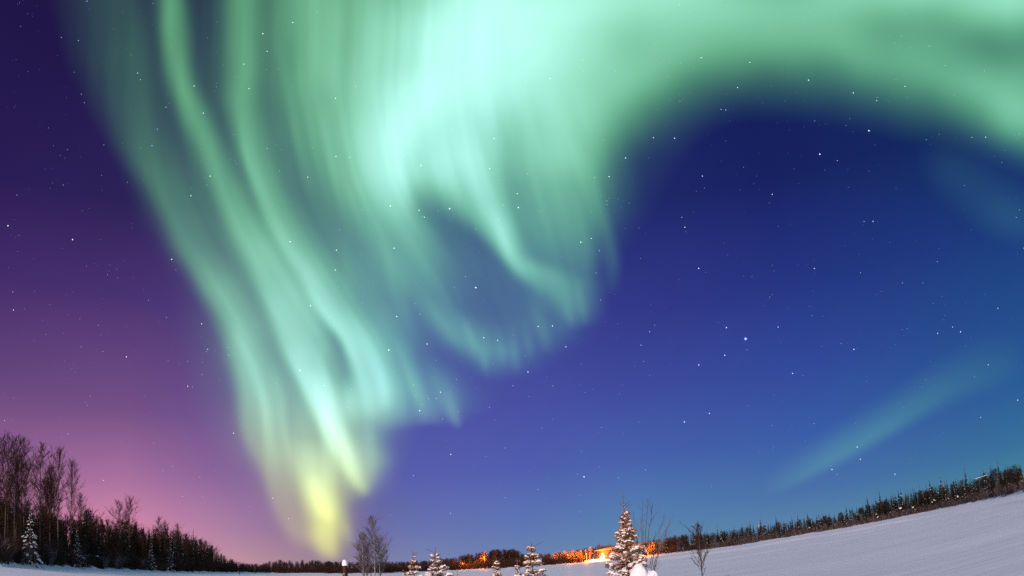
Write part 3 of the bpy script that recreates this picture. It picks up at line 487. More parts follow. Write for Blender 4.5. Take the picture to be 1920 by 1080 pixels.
def snow_build(nt, out):
    p = N(nt, 'ShaderNodeBsdfPrincipled'); p.inputs['Roughness'].default_value = .6; p.inputs['Specular IOR Level'].default_value = .25
    tc = N(nt, 'ShaderNodeTexCoord')
    mp = N(nt, 'ShaderNodeMapping'); mp.inputs['Scale'].default_value = (.25, 1.0, 1); nt.links.new(tc.outputs['Object'], mp.inputs['Vector'])
    n1 = N(nt, 'ShaderNodeTexNoise'); n1.inputs['Scale'].default_value = .55; n1.inputs['Detail'].default_value = 7
    n2 = N(nt, 'ShaderNodeTexNoise'); n2.inputs['Scale'].default_value = 7.; n2.inputs['Detail'].default_value = 5
    nt.links.new(mp.outputs[0], n1.inputs['Vector']); nt.links.new(mp.outputs[0], n2.inputs['Vector'])
    rp = N(nt, 'ShaderNodeValToRGB'); rp.color_ramp.elements[0].position = .32; rp.color_ramp.elements[1].position = .7
    rp.color_ramp.elements[0].color = (.76, .78, .83, 1); rp.color_ramp.elements[1].color = (.87, .89, .94, 1)
    nt.links.new(n1.outputs['Fac'], rp.inputs[0]); nt.links.new(rp.outputs[0], p.inputs['Base Color'])
    b1 = N(nt, 'ShaderNodeBump'); b1.inputs['Strength'].default_value = .5; b1.inputs['Distance'].default_value = .12
    b2 = N(nt, 'ShaderNodeBump'); b2.inputs['Strength'].default_value = .35; b2.inputs['Distance'].default_value = .03
    nt.links.new(n1.outputs['Fac'], b1.inputs['Height']); nt.links.new(n2.outputs['Fac'], b2.inputs['Height'])
    nt.links.new(b1.outputs[0], b2.inputs['Normal']); nt.links.new(b2.outputs[0], p.inputs['Normal'])
    nt.links.new(p.outputs[0], out.inputs[0])
m_snow = mat('wind packed snow', snow_build)
ground = link('snow_ground', mesh_np('snow_ground', np.stack([X, Y, Z], -1).reshape(-1, 3), gF, True), m_snow)
tag(ground, 'wide snow covered field with low drifts', 'snow', kind='structure')

def polar(az, r, dz=0.0):
    x, y = r * math.sin(rad(az)), r * math.cos(rad(az))
    return (x, y, float(gz(x, y)) + dz)
def tip_h(el, r, base): return EYE + r * math.tan(rad(el)) - base

# ------------------------------------------------------------------ TREE KINDS
def bare_tree_mesh(name, seed, H=10.0, crown=.17, up=55, nb=34, sub=6, twig=3, r0=.07, bare=.25, rt=.010, shape=0, lean=.02):
    """leafless birch or aspen: trunk and a crown of upswept branches and fine twigs"""
    R = random.Random(seed); T = Seg(); B = Seg()
    P = []; x = y = 0.
    n = 14
    dx, dy = R.uniform(-lean, lean), R.uniform(-lean, lean)
    for i in range(n + 1):
        P.append(np.array([x, y, H * i / n])); x += (dx + R.uniform(-.012, .012)) * H / n; y += (dy + R.uniform(-.012, .012)) * H / n
    T.path(P, r0, .012)
    def at(t):
        f = t * n; i = min(int(f), n - 1); return P[i] + (P[i + 1] - P[i]) * (f - i)
    for k in range(nb):
        t = bare + (1 - bare) * ((k + R.random()) / nb) ** .9 * .985
        prof = (math.sin(math.pi * min(1, (t - bare) / (1 - bare) * .85 + .16)) ** .75) if shape == 0 else (1 - (t - bare) / (1 - bare)) ** .7 + .08
        L = H * crown * prof * R.uniform(.65, 1.25) / math.cos(rad(up))
        az = R.uniform(0, 2 * math.pi); a0 = rad(up + R.uniform(-16, 14))
        d = np.array([math.cos(az) * math.cos(a0), math.sin(az) * math.cos(a0), math.sin(a0)])
        p = at(t); L = min(L, (H * 1.0 - p[2]) / max(.3, d[2]) + .25 * H * crown)
        pts = [p]; m = 5
        for i in range(m):
            d = d + np.array([R.uniform(-.16, .16), R.uniform(-.16, .16), R.uniform(-.08, .16)]); d /= np.linalg.norm(d)
            pts.append(pts[-1] + d * L / m)
        rb = r0 * .34 * (1 - t * .6); B.path(pts, rb, rt)
        for s_ in range(sub):
            f = R.uniform(.2, .98) * m; i = min(int(f), m - 1); q0 = pts[i] + (pts[i + 1] - pts[i]) * (f - i)
            dd = d * .75 + np.array([R.uniform(-1, 1), R.uniform(-1, 1), R.uniform(-.25, .85)]) * .75; dd /= np.linalg.norm(dd)
            l = L * R.uniform(.22, .5); q1 = q0 + dd * l * .55
            dd2 = dd + np.array([R.uniform(-.3, .3), R.uniform(-.3, .3), R.uniform(-.1, .35)]); q2 = q1 + dd2 * l * .45
            B.add(q0, q1, rt * 1.25, rt); B.add(q1, q2, rt, rt * .55)
            for w_ in range(twig):
                g = R.random(); e0 = q0 + (q1 - q0) * g if R.random() < .5 else q1 + (q2 - q1) * g
                e1 = e0 + (dd + np.array([R.uniform(-1, 1), R.uniform(-1, 1), R.uniform(-.4, .8)]) * .8) * l * R.uniform(.2, .45)
                B.add(e0, e1, rt * .8, rt * .35)
    return seg_mesh(name + ' trunk', T, 6), seg_mesh(name + ' branches', B, 3)

def spruce_mesh(name, seed, H=8.0, base=.16, layers=26, per=9, droop=.5, snow=.25, start=.08, leafw=.5):
    """narrow spruce for the far shore: trunk, ragged drooping boughs, snow lying on some of them"""
    R = random.Random(seed); V = []; F = []; MI = []
    T = Seg(); T.path([np.array([R.uniform(-.02, .02) * (i > 0), R.uniform(-.02, .02) * (i > 0), H * i / 8]) for i in range(9)], H * .011, H * .0015)
    for k in range(layers):
        f = (k + R.uniform(-.3, .3)) / layers; z = H * (start + (1 - start) * max(0, f))
        prof = (1 - f) ** 1.05 * (.75 + .25 * math.sin(k * 1.9 + seed)) + .012
        for b in range(per):
            if R.random() < .14: continue
            az = R.uniform(0, 2 * math.pi); L = H * base * prof * R.uniform(.55, 1.25)
            c, s = math.cos(az), math.sin(az); dz = -L * droop * R.uniform(.4, 1.4)
            wv = L * leafw * R.uniform(.5, 1.1); up = L * .22
            o = len(V)
            z0 = z + R.uniform(-.3, .3) * H / layers
            def pt(r, t, h): return (c * r - s * t, s * r + c * t, z0 + h)
            V += [pt(0, 0, H * .012), pt(L * .5, wv, dz * .55), pt(L, R.uniform(-.2, .2) * wv, dz), pt(L * .5, -wv, dz * .55), pt(L * .55, 0, dz * .3 + up * .6), pt(L * .45, 0, dz * .9 - up)]
            F += [(o, o + 1, o + 2, o + 4), (o, o + 4, o + 2, o + 3), (o, o + 5, o + 2, o + 4)]; MI += [0, 0, 0]
            if R.random() < snow:
                o2 = len(V); h = .012 * H * .5 + .02
                V += [pt(L * .25, 0, h + up * .6), pt(L * .6, wv * .7, dz * .6 + h), pt(L * .98, 0, dz * .9 + h), pt(L * .6, -wv * .7, dz * .6 + h), pt(L * .6, 0, dz * .3 + up * .9 + h)]
                F += [(o2, o2 + 1, o2 + 2, o2 + 4), (o2, o2 + 4, o2 + 2, o2 + 3)]; MI += [1, 1]
    tr = seg_mesh(name + ' trunk', T, 5)
    cr = mesh_np(name + ' crown', V, F)
    cr.materials.append(MS['needles']); cr.materials.append(MS['snow'])
    cr.polygons.foreach_set('material_index', np.array(MI, np.int32))
    return tr, cr, None

def frosted(me, m, seed, part):
    me.materials.append(m); me.materials.append(MS['needles_frost'])
    me.polygons.foreach_set('material_index', (np.random.default_rng(seed).random(len(me.polygons)) < part).astype(np.int32))
    return me

def near_spruce(name, seed, loc, H, R0, label, leader=.12, whorls=16, per=7, snow=1.0, droop=.35, group=None, coarse=1.0, clump=1.0, rz=0., top_snow=True, cutoff=0.0, needle=None, frost=.22):
    """young spruce seen close: whorls of boughs with needle sprays and pillows of snow"""
    R = random.Random(seed); rng = np.random.default_rng(seed)
    T = Seg(); n = 10
    P = [np.array([R.uniform(-.008, .008) * H * (i > 0), R.uniform(-.008, .008) * H * (i > 0), H * i / n]) for i in range(n + 1)]
    T.path(P, H * .014, H * .0022)
    NV = []; items = []
    def spray(p0, p1, cnt, ln):
        p0 = np.array(p0); p1 = np.array(p1); d = p1 - p0; d = d / (np.linalg.norm(d) + 1e-9)
        for _ in range(cnt):
            b = p0 + (p1 - p0) * R.random()
            v = d * R.uniform(.3, 1.0) + np.array([R.uniform(-1, 1), R.uniform(-1, 1), R.uniform(-.6, .8)]); v /= np.linalg.norm(v)
            l = ln * R.uniform(.6, 1.3); sd_ = np.cross(v, np.array([R.uniform(-1, 1), R.uniform(-1, 1), R.uniform(-1, 1)])); sd_ = sd_ / (np.linalg.norm(sd_) + 1e-9) * l * .17
            NV.append([b - sd_ * .5, b + v * l * .5 - sd_, b + v * l, b + v * l * .5 + sd_])
    top = 1 - leader
    for k in range(whorls):
        f = (k + .5) / whorls; z = H * (cutoff + (top - cutoff) * (f ** .92))
        prof = max(0, 1 - z / (H * top)) ** 1.3 + .09 * (1 - .5 * f)
        for b in range(per if f < .9 else max(4, per - 2)):
            az = 2 * math.pi * (b + R.uniform(-.35, .35)) / per + k * 1.1; L = R0 * prof * R.uniform(.6, 1.3)
            zz = z + R.uniform(-.5, .5) * H / whorls * 1.2
            dr = droop * (1.15 - .8 * f); c, s = math.cos(az), math.sin(az)
            pts = [np.array([c * L * t, s * L * t, zz + L * (-dr * (t ** 1.3) + .22 * t ** 3 + .10 * t)]) for t in (0, .3, .55, .8, 1.0)]
            T.path(pts, H * .0045 * (1.2 - f), H * .0012)
            spray(pts[1] * .6 + pts[0] * .4, pts[4], int(20 * coarse), .075 * (H / 3) ** .5 / coarse ** .3)
            for j in range(6):
                t = .25 + .72 * (j + R.random()) / 6; i = min(3, int(t * 4)); q = pts[i] + (pts[i + 1] - pts[i]) * min(1, max(0, t * 4 - i))
                sg = 1 if j % 2 else -1; a2 = az + sg * R.uniform(.6, 1.1); l2 = L * (1.1 - t) * R.uniform(.35, .65) + .03
                q2 = q + np.array([math.cos(a2) * l2, math.sin(a2) * l2, -l2 * dr * .8])
                T.add(q, q2, H * .001, H * .0007); spray(q, q2, int(9 * coarse), .065 * (H / 3) ** .5 / coarse ** .3)
                if R.random() < .42 * snow: items.append((q2 * .6 + q * .4 + np.array([0, 0, .012 * H / 3]), (l2 * .42 + .018, .030 * clump * (H / 3) ** .5, .028 * clump * (H / 3) ** .5), a2, -dr * .7))
            if R.random() < .80 * snow:
                t = R.uniform(.55, .85); i = min(3, int(t * 4)); q = pts[i] + (pts[i + 1] - pts[i]) * (t * 4 - i)
                sz = (.040 + .13 * L) * R.uniform(.6, 1.3) * clump
                sl = math.atan2(pts[4][2] - pts[1][2], L * .7)
                items.append((q + np.array([0, 0, sz * .14]), (sz * 1.1, sz * .72, sz * .62), az, sl))
                if R.random() < .5: items.append((pts[4] + np.array([0, 0, .01]), (sz * .62, sz * .5, sz * .46), az, sl))
    zt = H * top
    for j in range(3):                                        # bare shoots below the leader
        az = R.uniform(0, 6.28); z = zt + (H - zt) * R.uniform(.05, .45); l = R0 * .2 * R.uniform(.8, 1.3)
        p0 = np.array([0, 0, z]); p1 = p0 + np.array([math.cos(az) * l, math.sin(az) * l, l * .35]); T.add(p0, p1, H * .0016, H * .001); spray(p0, p1, int(5 * coarse), .03)
    spray((0, 0, zt * .97), (0, 0, H), int(26 * coarse), .035 * (H / 3) ** .5)
    root = empty(name, loc, rz)
    tag(root, label, 'spruce tree', group)
    link('trunk', seg_mesh(name + ' trunk', T, 5), MS['bark'], root)
    NV = np.array(NV).reshape(-1, 3)
    link('foliage', frosted(mesh_np(name + ' foliage', NV, np.arange(len(NV)).reshape(-1, 4)), needle or MS['needles_near'], seed, frost), None, root)
    if items:
        v, f = clumps(items, ICO2 if H < 4 else ICO1, seed); tag(link('snow', mesh_np(name + ' snow', v, f, True), MS['snow'], root), kind='stuff')
    return root

def shrub_mesh(name, seed, H=2.0, stems=12, twig=7, r=.012, spread=.5):
    R = random.Random(seed); S = Seg()
    for k in range(stems):
        az = R.uniform(0, 6.28); sp = R.uniform(.1, spread); h = H * R.uniform(.6, 1.05)
        p = np.array([R.uniform(-.12, .12), R.uniform(-.12, .12), 0.]); pts = [p]
        d = np.array([math.cos(az) * sp, math.sin(az) * sp, 1.]); d /= np.linalg.norm(d)
        for i in range(5):
            pts.append(pts[-1] + d * h / 5); d = d + np.array([R.uniform(-.15, .15), R.uniform(-.15, .15), R.uniform(-.05, .1)]); d /= np.linalg.norm(d)
        S.path(pts, r * 1.3, r * .5)
        for j in range(twig):
            f = R.uniform(1.2, 4.9); i = int(f); q = pts[i] + (pts[i + 1] - pts[i]) * (f - i)
            e = q + (d * .7 + np.array([R.uniform(-1, 1), R.uniform(-1, 1), R.uniform(-.1, .9)]) * .7) * H * R.uniform(.12, .3)
            S.add(q, e, r * .7, r * .35)
            e2 = q + (e - q) * .5; S.add(e2, e2 + np.array([R.uniform(-1, 1), R.uniform(-1, 1), R.uniform(0, 1)]) * H * .1, r * .5, r * .3)
    return seg_mesh(name, S, 3)

BARE = [bare_tree_mesh('bare tree', 100 + i, 10, crown=(.085, .10, .075, .12, .095, .085)[i], up=(66, 62, 70, 58, 67, 64)[i], nb=(44, 48, 42, 50, 46, 44)[i], sub=8, twig=5, rt=.0085, bare=(.3, .2, .35, .2, .15, .3)[i]) for i in range(6)]
BUSHY = [bare_tree_mesh('thicket tree', 140 + i, 5, crown=.15, up=60, nb=38, sub=7, twig=4, r0=.05, rt=.011, bare=.06) for i in range(4)]
SPR = [spruce_mesh('dark spruce', 200 + i, 8, base=(.105, .12, .10, .135, .115, .15)[i], snow=(.03, .07, .0, .11, .05, .14)[i], layers=30, per=9) for i in range(6)]
SHR = [shrub_mesh('shrub', 300 + i, 2.0, stems=14, twig=8, r=.014, spread=.7) for i in range(5)]

def place_bare(kind, az, r, H, label, group, name='bare_tree', bark='bark', tw='twigs', rnd=random):
    src, h0 = (BARE, 10.0) if kind == 'tall' else (BUSHY, 5.0)
    tr, br = src[rnd.randrange(len(src))]
    s = H / h0; x = s * rnd.uniform(.85, 1.2) * (1 if H > 4 else 1.2)
    root = empty(name, polar(az, r, -.08), rnd.uniform(0, 6.28), (x, x, s))
    tag(root, label, 'tree', group)
    t = link('trunk', tr, None, root); b = link('branches', br, None, root)
    if not tr.materials: tr.materials.append(MS['bark'])
    if not br.materials: br.materials.append(MS['twigs'])
    for o, m in ((t, bark), (b, tw)):
        o.material_slots[0].link = 'OBJECT'; o.material_slots[0].material = MS[m]
    return root
def place_spruce(az, r, H, label, group, k=None, wide=1.0, rnd=random, name='spruce_tree'):
    tr, cr, sn = SPR[rnd.randrange(len(SPR)) if k is None else k]
    s = H / 8.0; x = s * wide * rnd.uniform(.85, 1.15)
    root = empty(name, polar(az, r, -.08), rnd.uniform(0, 6.28), (x, x, s))
    tag(root, label, 'spruce tree', group)
    link('trunk', tr, MS['bark'], root); link('crown', cr, MS['needles'], root)
    return root
def place_shrub(az, r, H, label, group, tw='twigs', rnd=random):
    me = SHR[rnd.randrange(len(SHR))]
    o = link('shrub', me, None); s = H / 2.0
    if not me.materials: me.materials.append(MS['twigs'])
    o.location = polar(az, r, -.05); o.rotation_euler = (0, 0, rnd.uniform(0, 6.28)); o.scale = (s * 1.15, s * 1.15, s)
    o.material_slots[0].link = 'OBJECT'; o.material_slots[0].material = MS[tw]
    return tag(o, label, 'shrub', group)

# ------------------------------------------------------------------ WOODS ROUND THE FIELD: skyline elevation by azimuth
TOPS = np.array([(-42, 6.9), (-39.6, 6.6), (-37, 5.8), (-33.7, 4.7), (-32.7, 3.9), (-31.3, 3.3), (-28.8, 3.3), (-27.4, 3.1), (-25.9, 2.9), (-24.7, 2.4), (-23.7, 2.0), (-22.9, 1.4), (-22.1, .8), (-21.3, .42), (-19.8, .43), (-18.8, .75), (-15.8, .78), (-13.9, .64), (-11.5, .6), (-9.2, .62), (-6.4, .7), (-4.9, .95), (-3.5, 1.1), (-2.5, 1.28), (-1.3, 1.25), (-.4, .78), (.6, .71), (2, .73), (4.1, .80), (7.2, .71), (9.4, .97), (11.2, 1.15), (12.8, 1.05), (16, 1.08), (17.5, 1.12), (20.3, 1.04), (23.5, .98), (24.4, 1.26), (25.6, 1.36), (28, 1.68), (30, 1.56), (32.8, 1.70), (35.5, 1.88), (38, 1.88), (42, 1.9)])
def top(az): return float(np.interp(az, TOPS[:, 0], TOPS[:, 1]))
def hgt(az, r, f=1.0):
    x, y, z = polar(az, r); return max(1.2, (EYE + r * math.tan(rad(top(az))) - z) * f)
RN = random.Random(5)
G_R = 'spruces in the tree line along the right shore'
L_R = 'small narrow dark spruce in the tree line along the right-hand shore'
# right shore, near az 9 .. 39
n = 0
for row in range(4):
    az = 9.6 + RN.random() * .4
    while az < 39.5:
        r = float(shore(az)) + 7 + row * 9 + RN.uniform(-3, 4)
        H = hgt(az, r, RN.uniform(.70, 1.0) if row else RN.uniform(.45, .85))
        if RN.random() < (.84 if az > 18.5 else .58):
            place_spruce(az, r, H * (1.38 if RN.random() < .2 else 1.12), L_R, G_R, rnd=RN, wide=RN.uniform(1.0, 1.6)); n += 1
        else:
            place_bare('thicket' if H < 5.5 else 'tall', az, r, H * .86, 'small leafless brown tree in the tree line along the right-hand shore', 'leafless trees along the right shore', tw=('twigs_pale' if row == 0 and az > 13 else 'twigs'), rnd=RN)
        az += math.degrees(RN.uniform(1.5, 3.1) / r) * (1.0 if az > 12 else 1.2)
for k in range(70):
    az = RN.uniform(12.5, 39); r = float(shore(az)) + RN.uniform(1.5, 8)
    place_shrub(az, r, RN.uniform(1.0, 2.2), 'low frosted bush at the edge of the snow along the right-hand shore', 'bushes along the right shore', tw='twigs_pale' if RN.random() < .45 else 'twigs', rnd=RN)
# far shore, az -21.5 .. 9.6
for row in range(4):
    az = -22.2 + RN.random() * .5
    while az < 9.6:
        r = float(shore(az)) + 6 + row * 9 + RN.uniform(-3, 4); H = hgt(az, r, RN.uniform(.72, 1.0) if row else RN.uniform(.5, .9))
        lit = .6 < az < 9.6
        if (not lit) and (-19.2 < az < -15.2 and RN.random() < .75 or RN.random() < .14):
            place_spruce(az, r, H * RN.uniform(.85, 1.12), 'small spruce in the low dark wood across the field', 'spruces across the field', rnd=RN)
        elif lit:
            place_bare('tall' if RN.random() < .5 else 'thicket', az, r + 6 + (26 if 4.7 < az < 7.9 else 0), H * RN.uniform(.85, 1.08) * (1.3 if 4.7 < az < 7.9 else 1), 'leafless tree lit orange by the lamps across the field', 'leafless trees lit orange by lamps', bark='bark', tw='twigs_lit', rnd=RN)
        else:
            place_bare('thicket', az, r, H * .95, 'leafless tree in the low dark wood across the field', 'leafless trees across the field', rnd=RN)
        az += math.degrees((RN.uniform(1.3, 2.3) if lit else RN.uniform(3.4, 5.6)) / r)
for k in range(60):
    az = RN.uniform(-22, 3.6); r = float(shore(az)) + RN.uniform(1.5, 7)
    place_shrub(az, r, RN.uniform(1.0, 2.4), 'low leafless bush at the far edge of the field', 'bushes across the field', rnd=RN)
# left wood, az -42 .. -21.8
for row in range(4):
    az = -42 + RN.random() * .6
    while az < -21.9:
        r = float(shore(az)) + 4 + row * 5.5 + RN.uniform(-2, 2.5); H = hgt(az, r, (RN.uniform(.35, .6), RN.uniform(.5, .75), RN.uniform(.62, .88), RN.uniform(.72, .97))[row])
        if az < -33.5: H *= .74
        if RN.random() < .36:
            place_spruce(az, r, H * .95, 'dark spruce standing in the wood on the left', 'spruces in the wood on the left', rnd=RN, wide=RN.uniform(1.1, 1.7))
        else:
            place_bare('thicket' if H < 6 else 'tall', az, r, H, 'leafless brown tree standing in the wood on the left', 'leafless trees in the wood on the left', rnd=RN)
        az += math.degrees(RN.uniform(2.2, 4.2) / r)
for k in range(85):
    az = RN.uniform(-42, -22); r = float(shore(az)) + RN.uniform(-.5, 6)
    place_shrub(az, r, RN.uniform(1.2, 3.4), 'leafless bush at the edge of the wood on the left', 'bushes at the edge of the left wood', tw='twigs' if RN.random() < .7 else 'twigs_pale', rnd=RN)
for k in range(16):
    az = RN.uniform(-42, -34.6); r = float(shore(az)) + RN.uniform(6, 22); b = polar(az, r)
    place_bare('tall', az, r, tip_h(RN.uniform(5.0, 7.2), r, b[2]), 'bare birch among the tall ones crowding the left edge', 'bare birches crowding the left edge', rnd=RN)
# tall single trees standing above the left wood
for az, el, dr, lab in ((-39.7, 8.0, 8, 'tall bare birch cut by the left edge, the leftmost of the tall ones'), (-39.05, 8.15, 10, 'tall bare birch with a dense crown second from the left edge'),
                        (-38.3, 8.3, 7, 'tall slim bare birch, highest of the clump at the left edge'), (-37.8, 8.2, 12, 'tall bare birch on the right side of the clump at the left edge'),
                        (-36.35, 8.05, 10, 'tall bare birch with wide open crown standing alone above the left wood'), (-34.95, 7.8, 12, 'tall narrow bare birch, the higher of two rightmost tall birches'),
                        (-34.05, 7.0, 14, 'bare birch just right of the two narrow tall ones, the shorter of them'), (-33.2, 4.8, 12, 'thin bare tree at the right foot of the tall birches'),
                        (-30.3, 4.45, 10, 'brushy bare tree, left of a pair rising mid-way along the left wood'), (-29.6, 4.75, 12, 'slender bare tree, right of a pair rising mid-way along the left wood'),
                        (-27.4, 3.5, 10, 'bare tree topping the left wood, left of three low bumps'), (-26.9, 3.3, 13, 'bare tree topping the left wood, middle of three low bumps'), (-25.9, 3.1, 10, 'bare tree topping the left wood, right of three low bumps')):
    r = float(shore(az)) + dr; b = polar(az, r); place_bare('tall', az, r, tip_h(el, r, b[2]), lab, None, rnd=RN)
for az, el, dr, k, wd, lab in ((-32.9, 4.0, 9, 0, 1.6, 'dark pointed spruce at the foot of the tall birches on the left'), (-24.75, 2.85, 6, 2, 1.5, 'pointed dark spruce tip near the right end of the left wood'), (-29.8, 3.55, 5, 0, 1.5, 'dark pointed spruce below the pair of bare trees in the left wood'), (-31.9, 3.0, 3, 4, 1.6, 'dark spruce at the front of the left wood beside the snowy one')):
    r = float(shore(az)) + dr; b = polar(az, r); place_spruce(az, r, tip_h(el, r, b[2]), lab, None, k=k, wide=wd, rnd=RN)
for az, el, dr, lab, cl, dp in ((-37.1, 3.55, 0, 'drooping spruce hung with heavy snow in front of the left wood', 1.6, .9), (-33.5, 2.4, 1, 'snow-dusted spruce right of the heavily laden one in the left wood', .9, .6), (-27.95, 2.1, 0, 'snowy spruce in the shade of the left wood, left of a pair', 1.0, .7), (-26.5, 1.95, 0, 'snowy spruce in the shade of the left wood, right of a pair', 1.0, .7)):
    r = float(shore(az)) + dr; b = polar(az, r); H = tip_h(el, r, b[2])
    near_spruce('snowy_spruce', int(-az * 7), polar(az, r, -.1), H, H * (.27 if cl > 1.2 else .2), lab, leader=.05, whorls=13, per=7, droop=dp, coarse=1.1, clump=cl * .8, snow=.7 if cl > 1.2 else .5, needle=MS['needles'])

# the mass behind the separate trees and the undergrowth between them: nobody could count it
def wood_mass():
    R = np.random.default_rng(9); parts = []
    srcs = []
    for tr, cr, sn in SPR[:4]:
        v = np.zeros(len(cr.vertices) * 3, np.float32); cr.vertices.foreach_get('co', v)
        f = np.zeros(len(cr.loops), np.int32); cr.loops.foreach_get('vertex_index', f); srcs.append((v.reshape(-1, 3) / 8.0, f.reshape(-1, 4)))
    for tr, br in BUSHY[:3]:
        v = np.zeros(len(br.vertices) * 3, np.float32); br.vertices.foreach_get('co', v)
        f = np.zeros(len(br.loops), np.int32); br.loops.foreach_get('vertex_index', f); srcs.append((v.reshape(-1, 3) / 5.0, f.reshape(-1, 4)))
    out = {0: [], 1: []}
    for _ in range(1700):
        az = R.uniform(-41, 40); 
        lit = .8 < az < 9.6
        r = float(shore(az)) + R.uniform(30 if lit else 14, 60); H = hgt(az, r, R.uniform(.6, .9) if az > 12 else R.uniform(.62, .95))
        if az < -33: H *= .7
        sprc = R.random() < (.75 if az > 14 or az < -22 else .3)
        v, f = srcs[int(R.integers(0, 4))] if sprc else srcs[int(R.integers(4, 7))]
        a = R.uniform(0, 6.28); c, s = math.cos(a), math.sin(a); wd = H * R.uniform(1.0, 1.6)
        p = polar(az, r, -.1)
        out[0 if sprc else 1].append((np.stack([(v[:, 0] * c - v[:, 1] * s) * wd + p[0], (v[:, 0] * s + v[:, 1] * c) * wd + p[1], v[:, 2] * H + p[2]], 1), f))
    return out
wm = wood_mass()
for k, (nm, m, lab) in enumerate((('distant_forest', 'needles', 'dark mass of spruces behind the separate trees round the field'), ('distant_forest', 'twigs', 'brown mass of leafless trees behind the separate trees round the field'))):
    v, f = join_np(wm[k]); tag(link(nm, mesh_np(nm, v, f), MS[m]), lab, 'forest', kind='stuff')
def undergrowth(seed, count, a0, a1, depth, hmax, r0, mname, lab):
    R = np.random.default_rng(seed)
    az = R.uniform(a0, a1, count * 2)
    D = shore(az); keep = R.random(count * 2) < np.clip(D / 320, .25, 1); az = az[keep][:count]; D = D[keep][:count]
    az = az[~((az > 3.9) & (az < 8.4))]; D = shore(az)
    r = D + 1.5 + depth * R.random(len(az)) ** 1.3
    x = r * np.sin(np.radians(az)); y = r * np.cos(np.radians(az)); z = gz(x, y) - .05
    h = np.interp(az, TOPS[:, 0], TOPS[:, 1]); h = np.minimum(hmax, r * np.tan(np.radians(h)) * .75 + 1) * R.uniform(.35, 1, len(az)) * (.55 + .9 * vnoise(az * 4 + 500, 0 * az, 5))
    A = np.stack([x, y, z], 1); d = np.stack([R.normal(0, .22, len(az)), R.normal(0, .22, len(az)), np.ones(len(az))], 1)
    B = A + d * h[:, None]
    rr = r0 * np.clip(r / 250, .45, 1.2)
    SA_, SB_, ra, rb = [A], [B], [rr], [rr * .4]
    for _ in range(3):
        t = R.uniform(.3, .95, len(az))[:, None]; q = A + (B - A) * t
        e = q + np.stack([R.normal(0, .35, len(az)), R.normal(0, .35, len(az)), R.uniform(.0, .5, len(az))], 1) * h[:, None] * .5
        SA_.append(q); SB_.append(e); ra.append(rr * .6); rb.append(rr * .25)
    V, F = tubes(np.concatenate(SA_), np.concatenate(SB_), np.concatenate(ra), np.concatenate(rb), 3)
    tag(link('undergrowth', mesh_np('undergrowth', V, F), MS[mname]), lab, 'undergrowth', kind='stuff')
undergrowth(21, 17000, -42, -21.5, 24, 3.6, .028, 'twigs', 'tangled brown undergrowth at the foot of the wood on the left')
undergrowth(22, 17000, -21.5, 9.5, 26, 3.3, .034, 'twigs', 'tangled brown undergrowth across the field')
undergrowth(23, 8000, 9.5, 40, 24, 2.6, .030, 'twigs', 'tangled brown undergrowth along the right shore')
undergrowth(24, 4500, 12.5, 40, 14, 2.2, .032, 'twigs_pale', 'frosted grey undergrowth along the right shore')

# ------------------------------------------------------------------ FOREGROUND: young trees on the near snow
def fg(az, el, r):
    b = polar(az, r, -.03); return b, tip_h(el, r, b[2])
G_S = 'young snowy spruces on the near snow'
for nm, az, el, r, rw, lab, kw in (
    ('big', 7.06, 4.60, 14.0, .95, 'tall snow-dusted young spruce with long bare leader, the largest one near the camera', dict(leader=.135, whorls=22, per=9, seed=11, rz=.4)),
    ('b', .12, 1.52, 17.5, 1.25, 'bushy snow-covered young spruce with pointed tip in the middle of the foreground', dict(leader=.06, whorls=13, per=8, seed=12)),
    ('c', -6.95, 1.52, 19.5, 1.45, 'broad snow-laden young spruce, the wider of two side by side', dict(leader=.09, whorls=12, per=9, seed=13)),
    ('d', -8.60, 1.33, 21.5, .88, 'slim snow-laden young spruce just left of the broad one', dict(leader=.07, whorls=12, per=7, seed=14)),
    ('e', -2.55, .53, 21.5, .78, 'small snowy spruce standing alone before the far wood', dict(leader=.07, whorls=11, per=7, seed=15)),
    ('f', -1.02, .40, 27.0, .50, 'thin little snowy spruce just left of the bushy pointed one', dict(leader=.08, whorls=11, per=6, seed=16)),
    ('g', -9.35, -.12, 20.5, .50, 'lowest snowy spruce top peeping up left of the slim one', dict(leader=.06, whorls=10, per=7, seed=17))):
    b, H = fg(az, el, r)
    near_spruce('snowy_spruce', kw.pop('seed'), b, H, rw, lab, group=G_S, coarse=1.7, snow=1.2, clump=.8, frost=.24, **kw)
# spruce top buried under a dome of snow beside the big one, and a lower one
for az, el, r, rw, cap, sd_, lab in ((7.78, -.78, 12.6, .50, .15, 31, 'low spruce buried under a smooth white dome of snow, right of the tallest spruce'), (8.75, -1.42, 11.8, .34, .09, 32, 'lowest snow-capped spruce tip at the bottom edge, right of the snow dome')):
    b, H = fg(az, el, r)
    t = near_spruce('snowy_spruce', sd_, b, H - cap * .5, rw, lab, leader=.05, whorls=9, per=8, group=G_S, coarse=1.3, snow=1.0, clump=1.25, droop=.6, needle=MS['needles'])
    v, f = clumps([((0, 0, H - cap * 1.5), (cap, cap * .92, cap * 1.5), .3, 0), ((cap * .6, -cap * .5, H - cap * 3.0), (cap * 1.0, cap * .8, cap * 1.3), 1.2, 0), ((-cap * .8, -cap * .4, H - cap * 3.2), (cap * 1.0, cap * .8, cap * 1.1), 2.2, 0)], ICO3, sd_, .35)
    link('snow_cap', mesh_np('snow cap', v, f, True), MS['snow'], t)

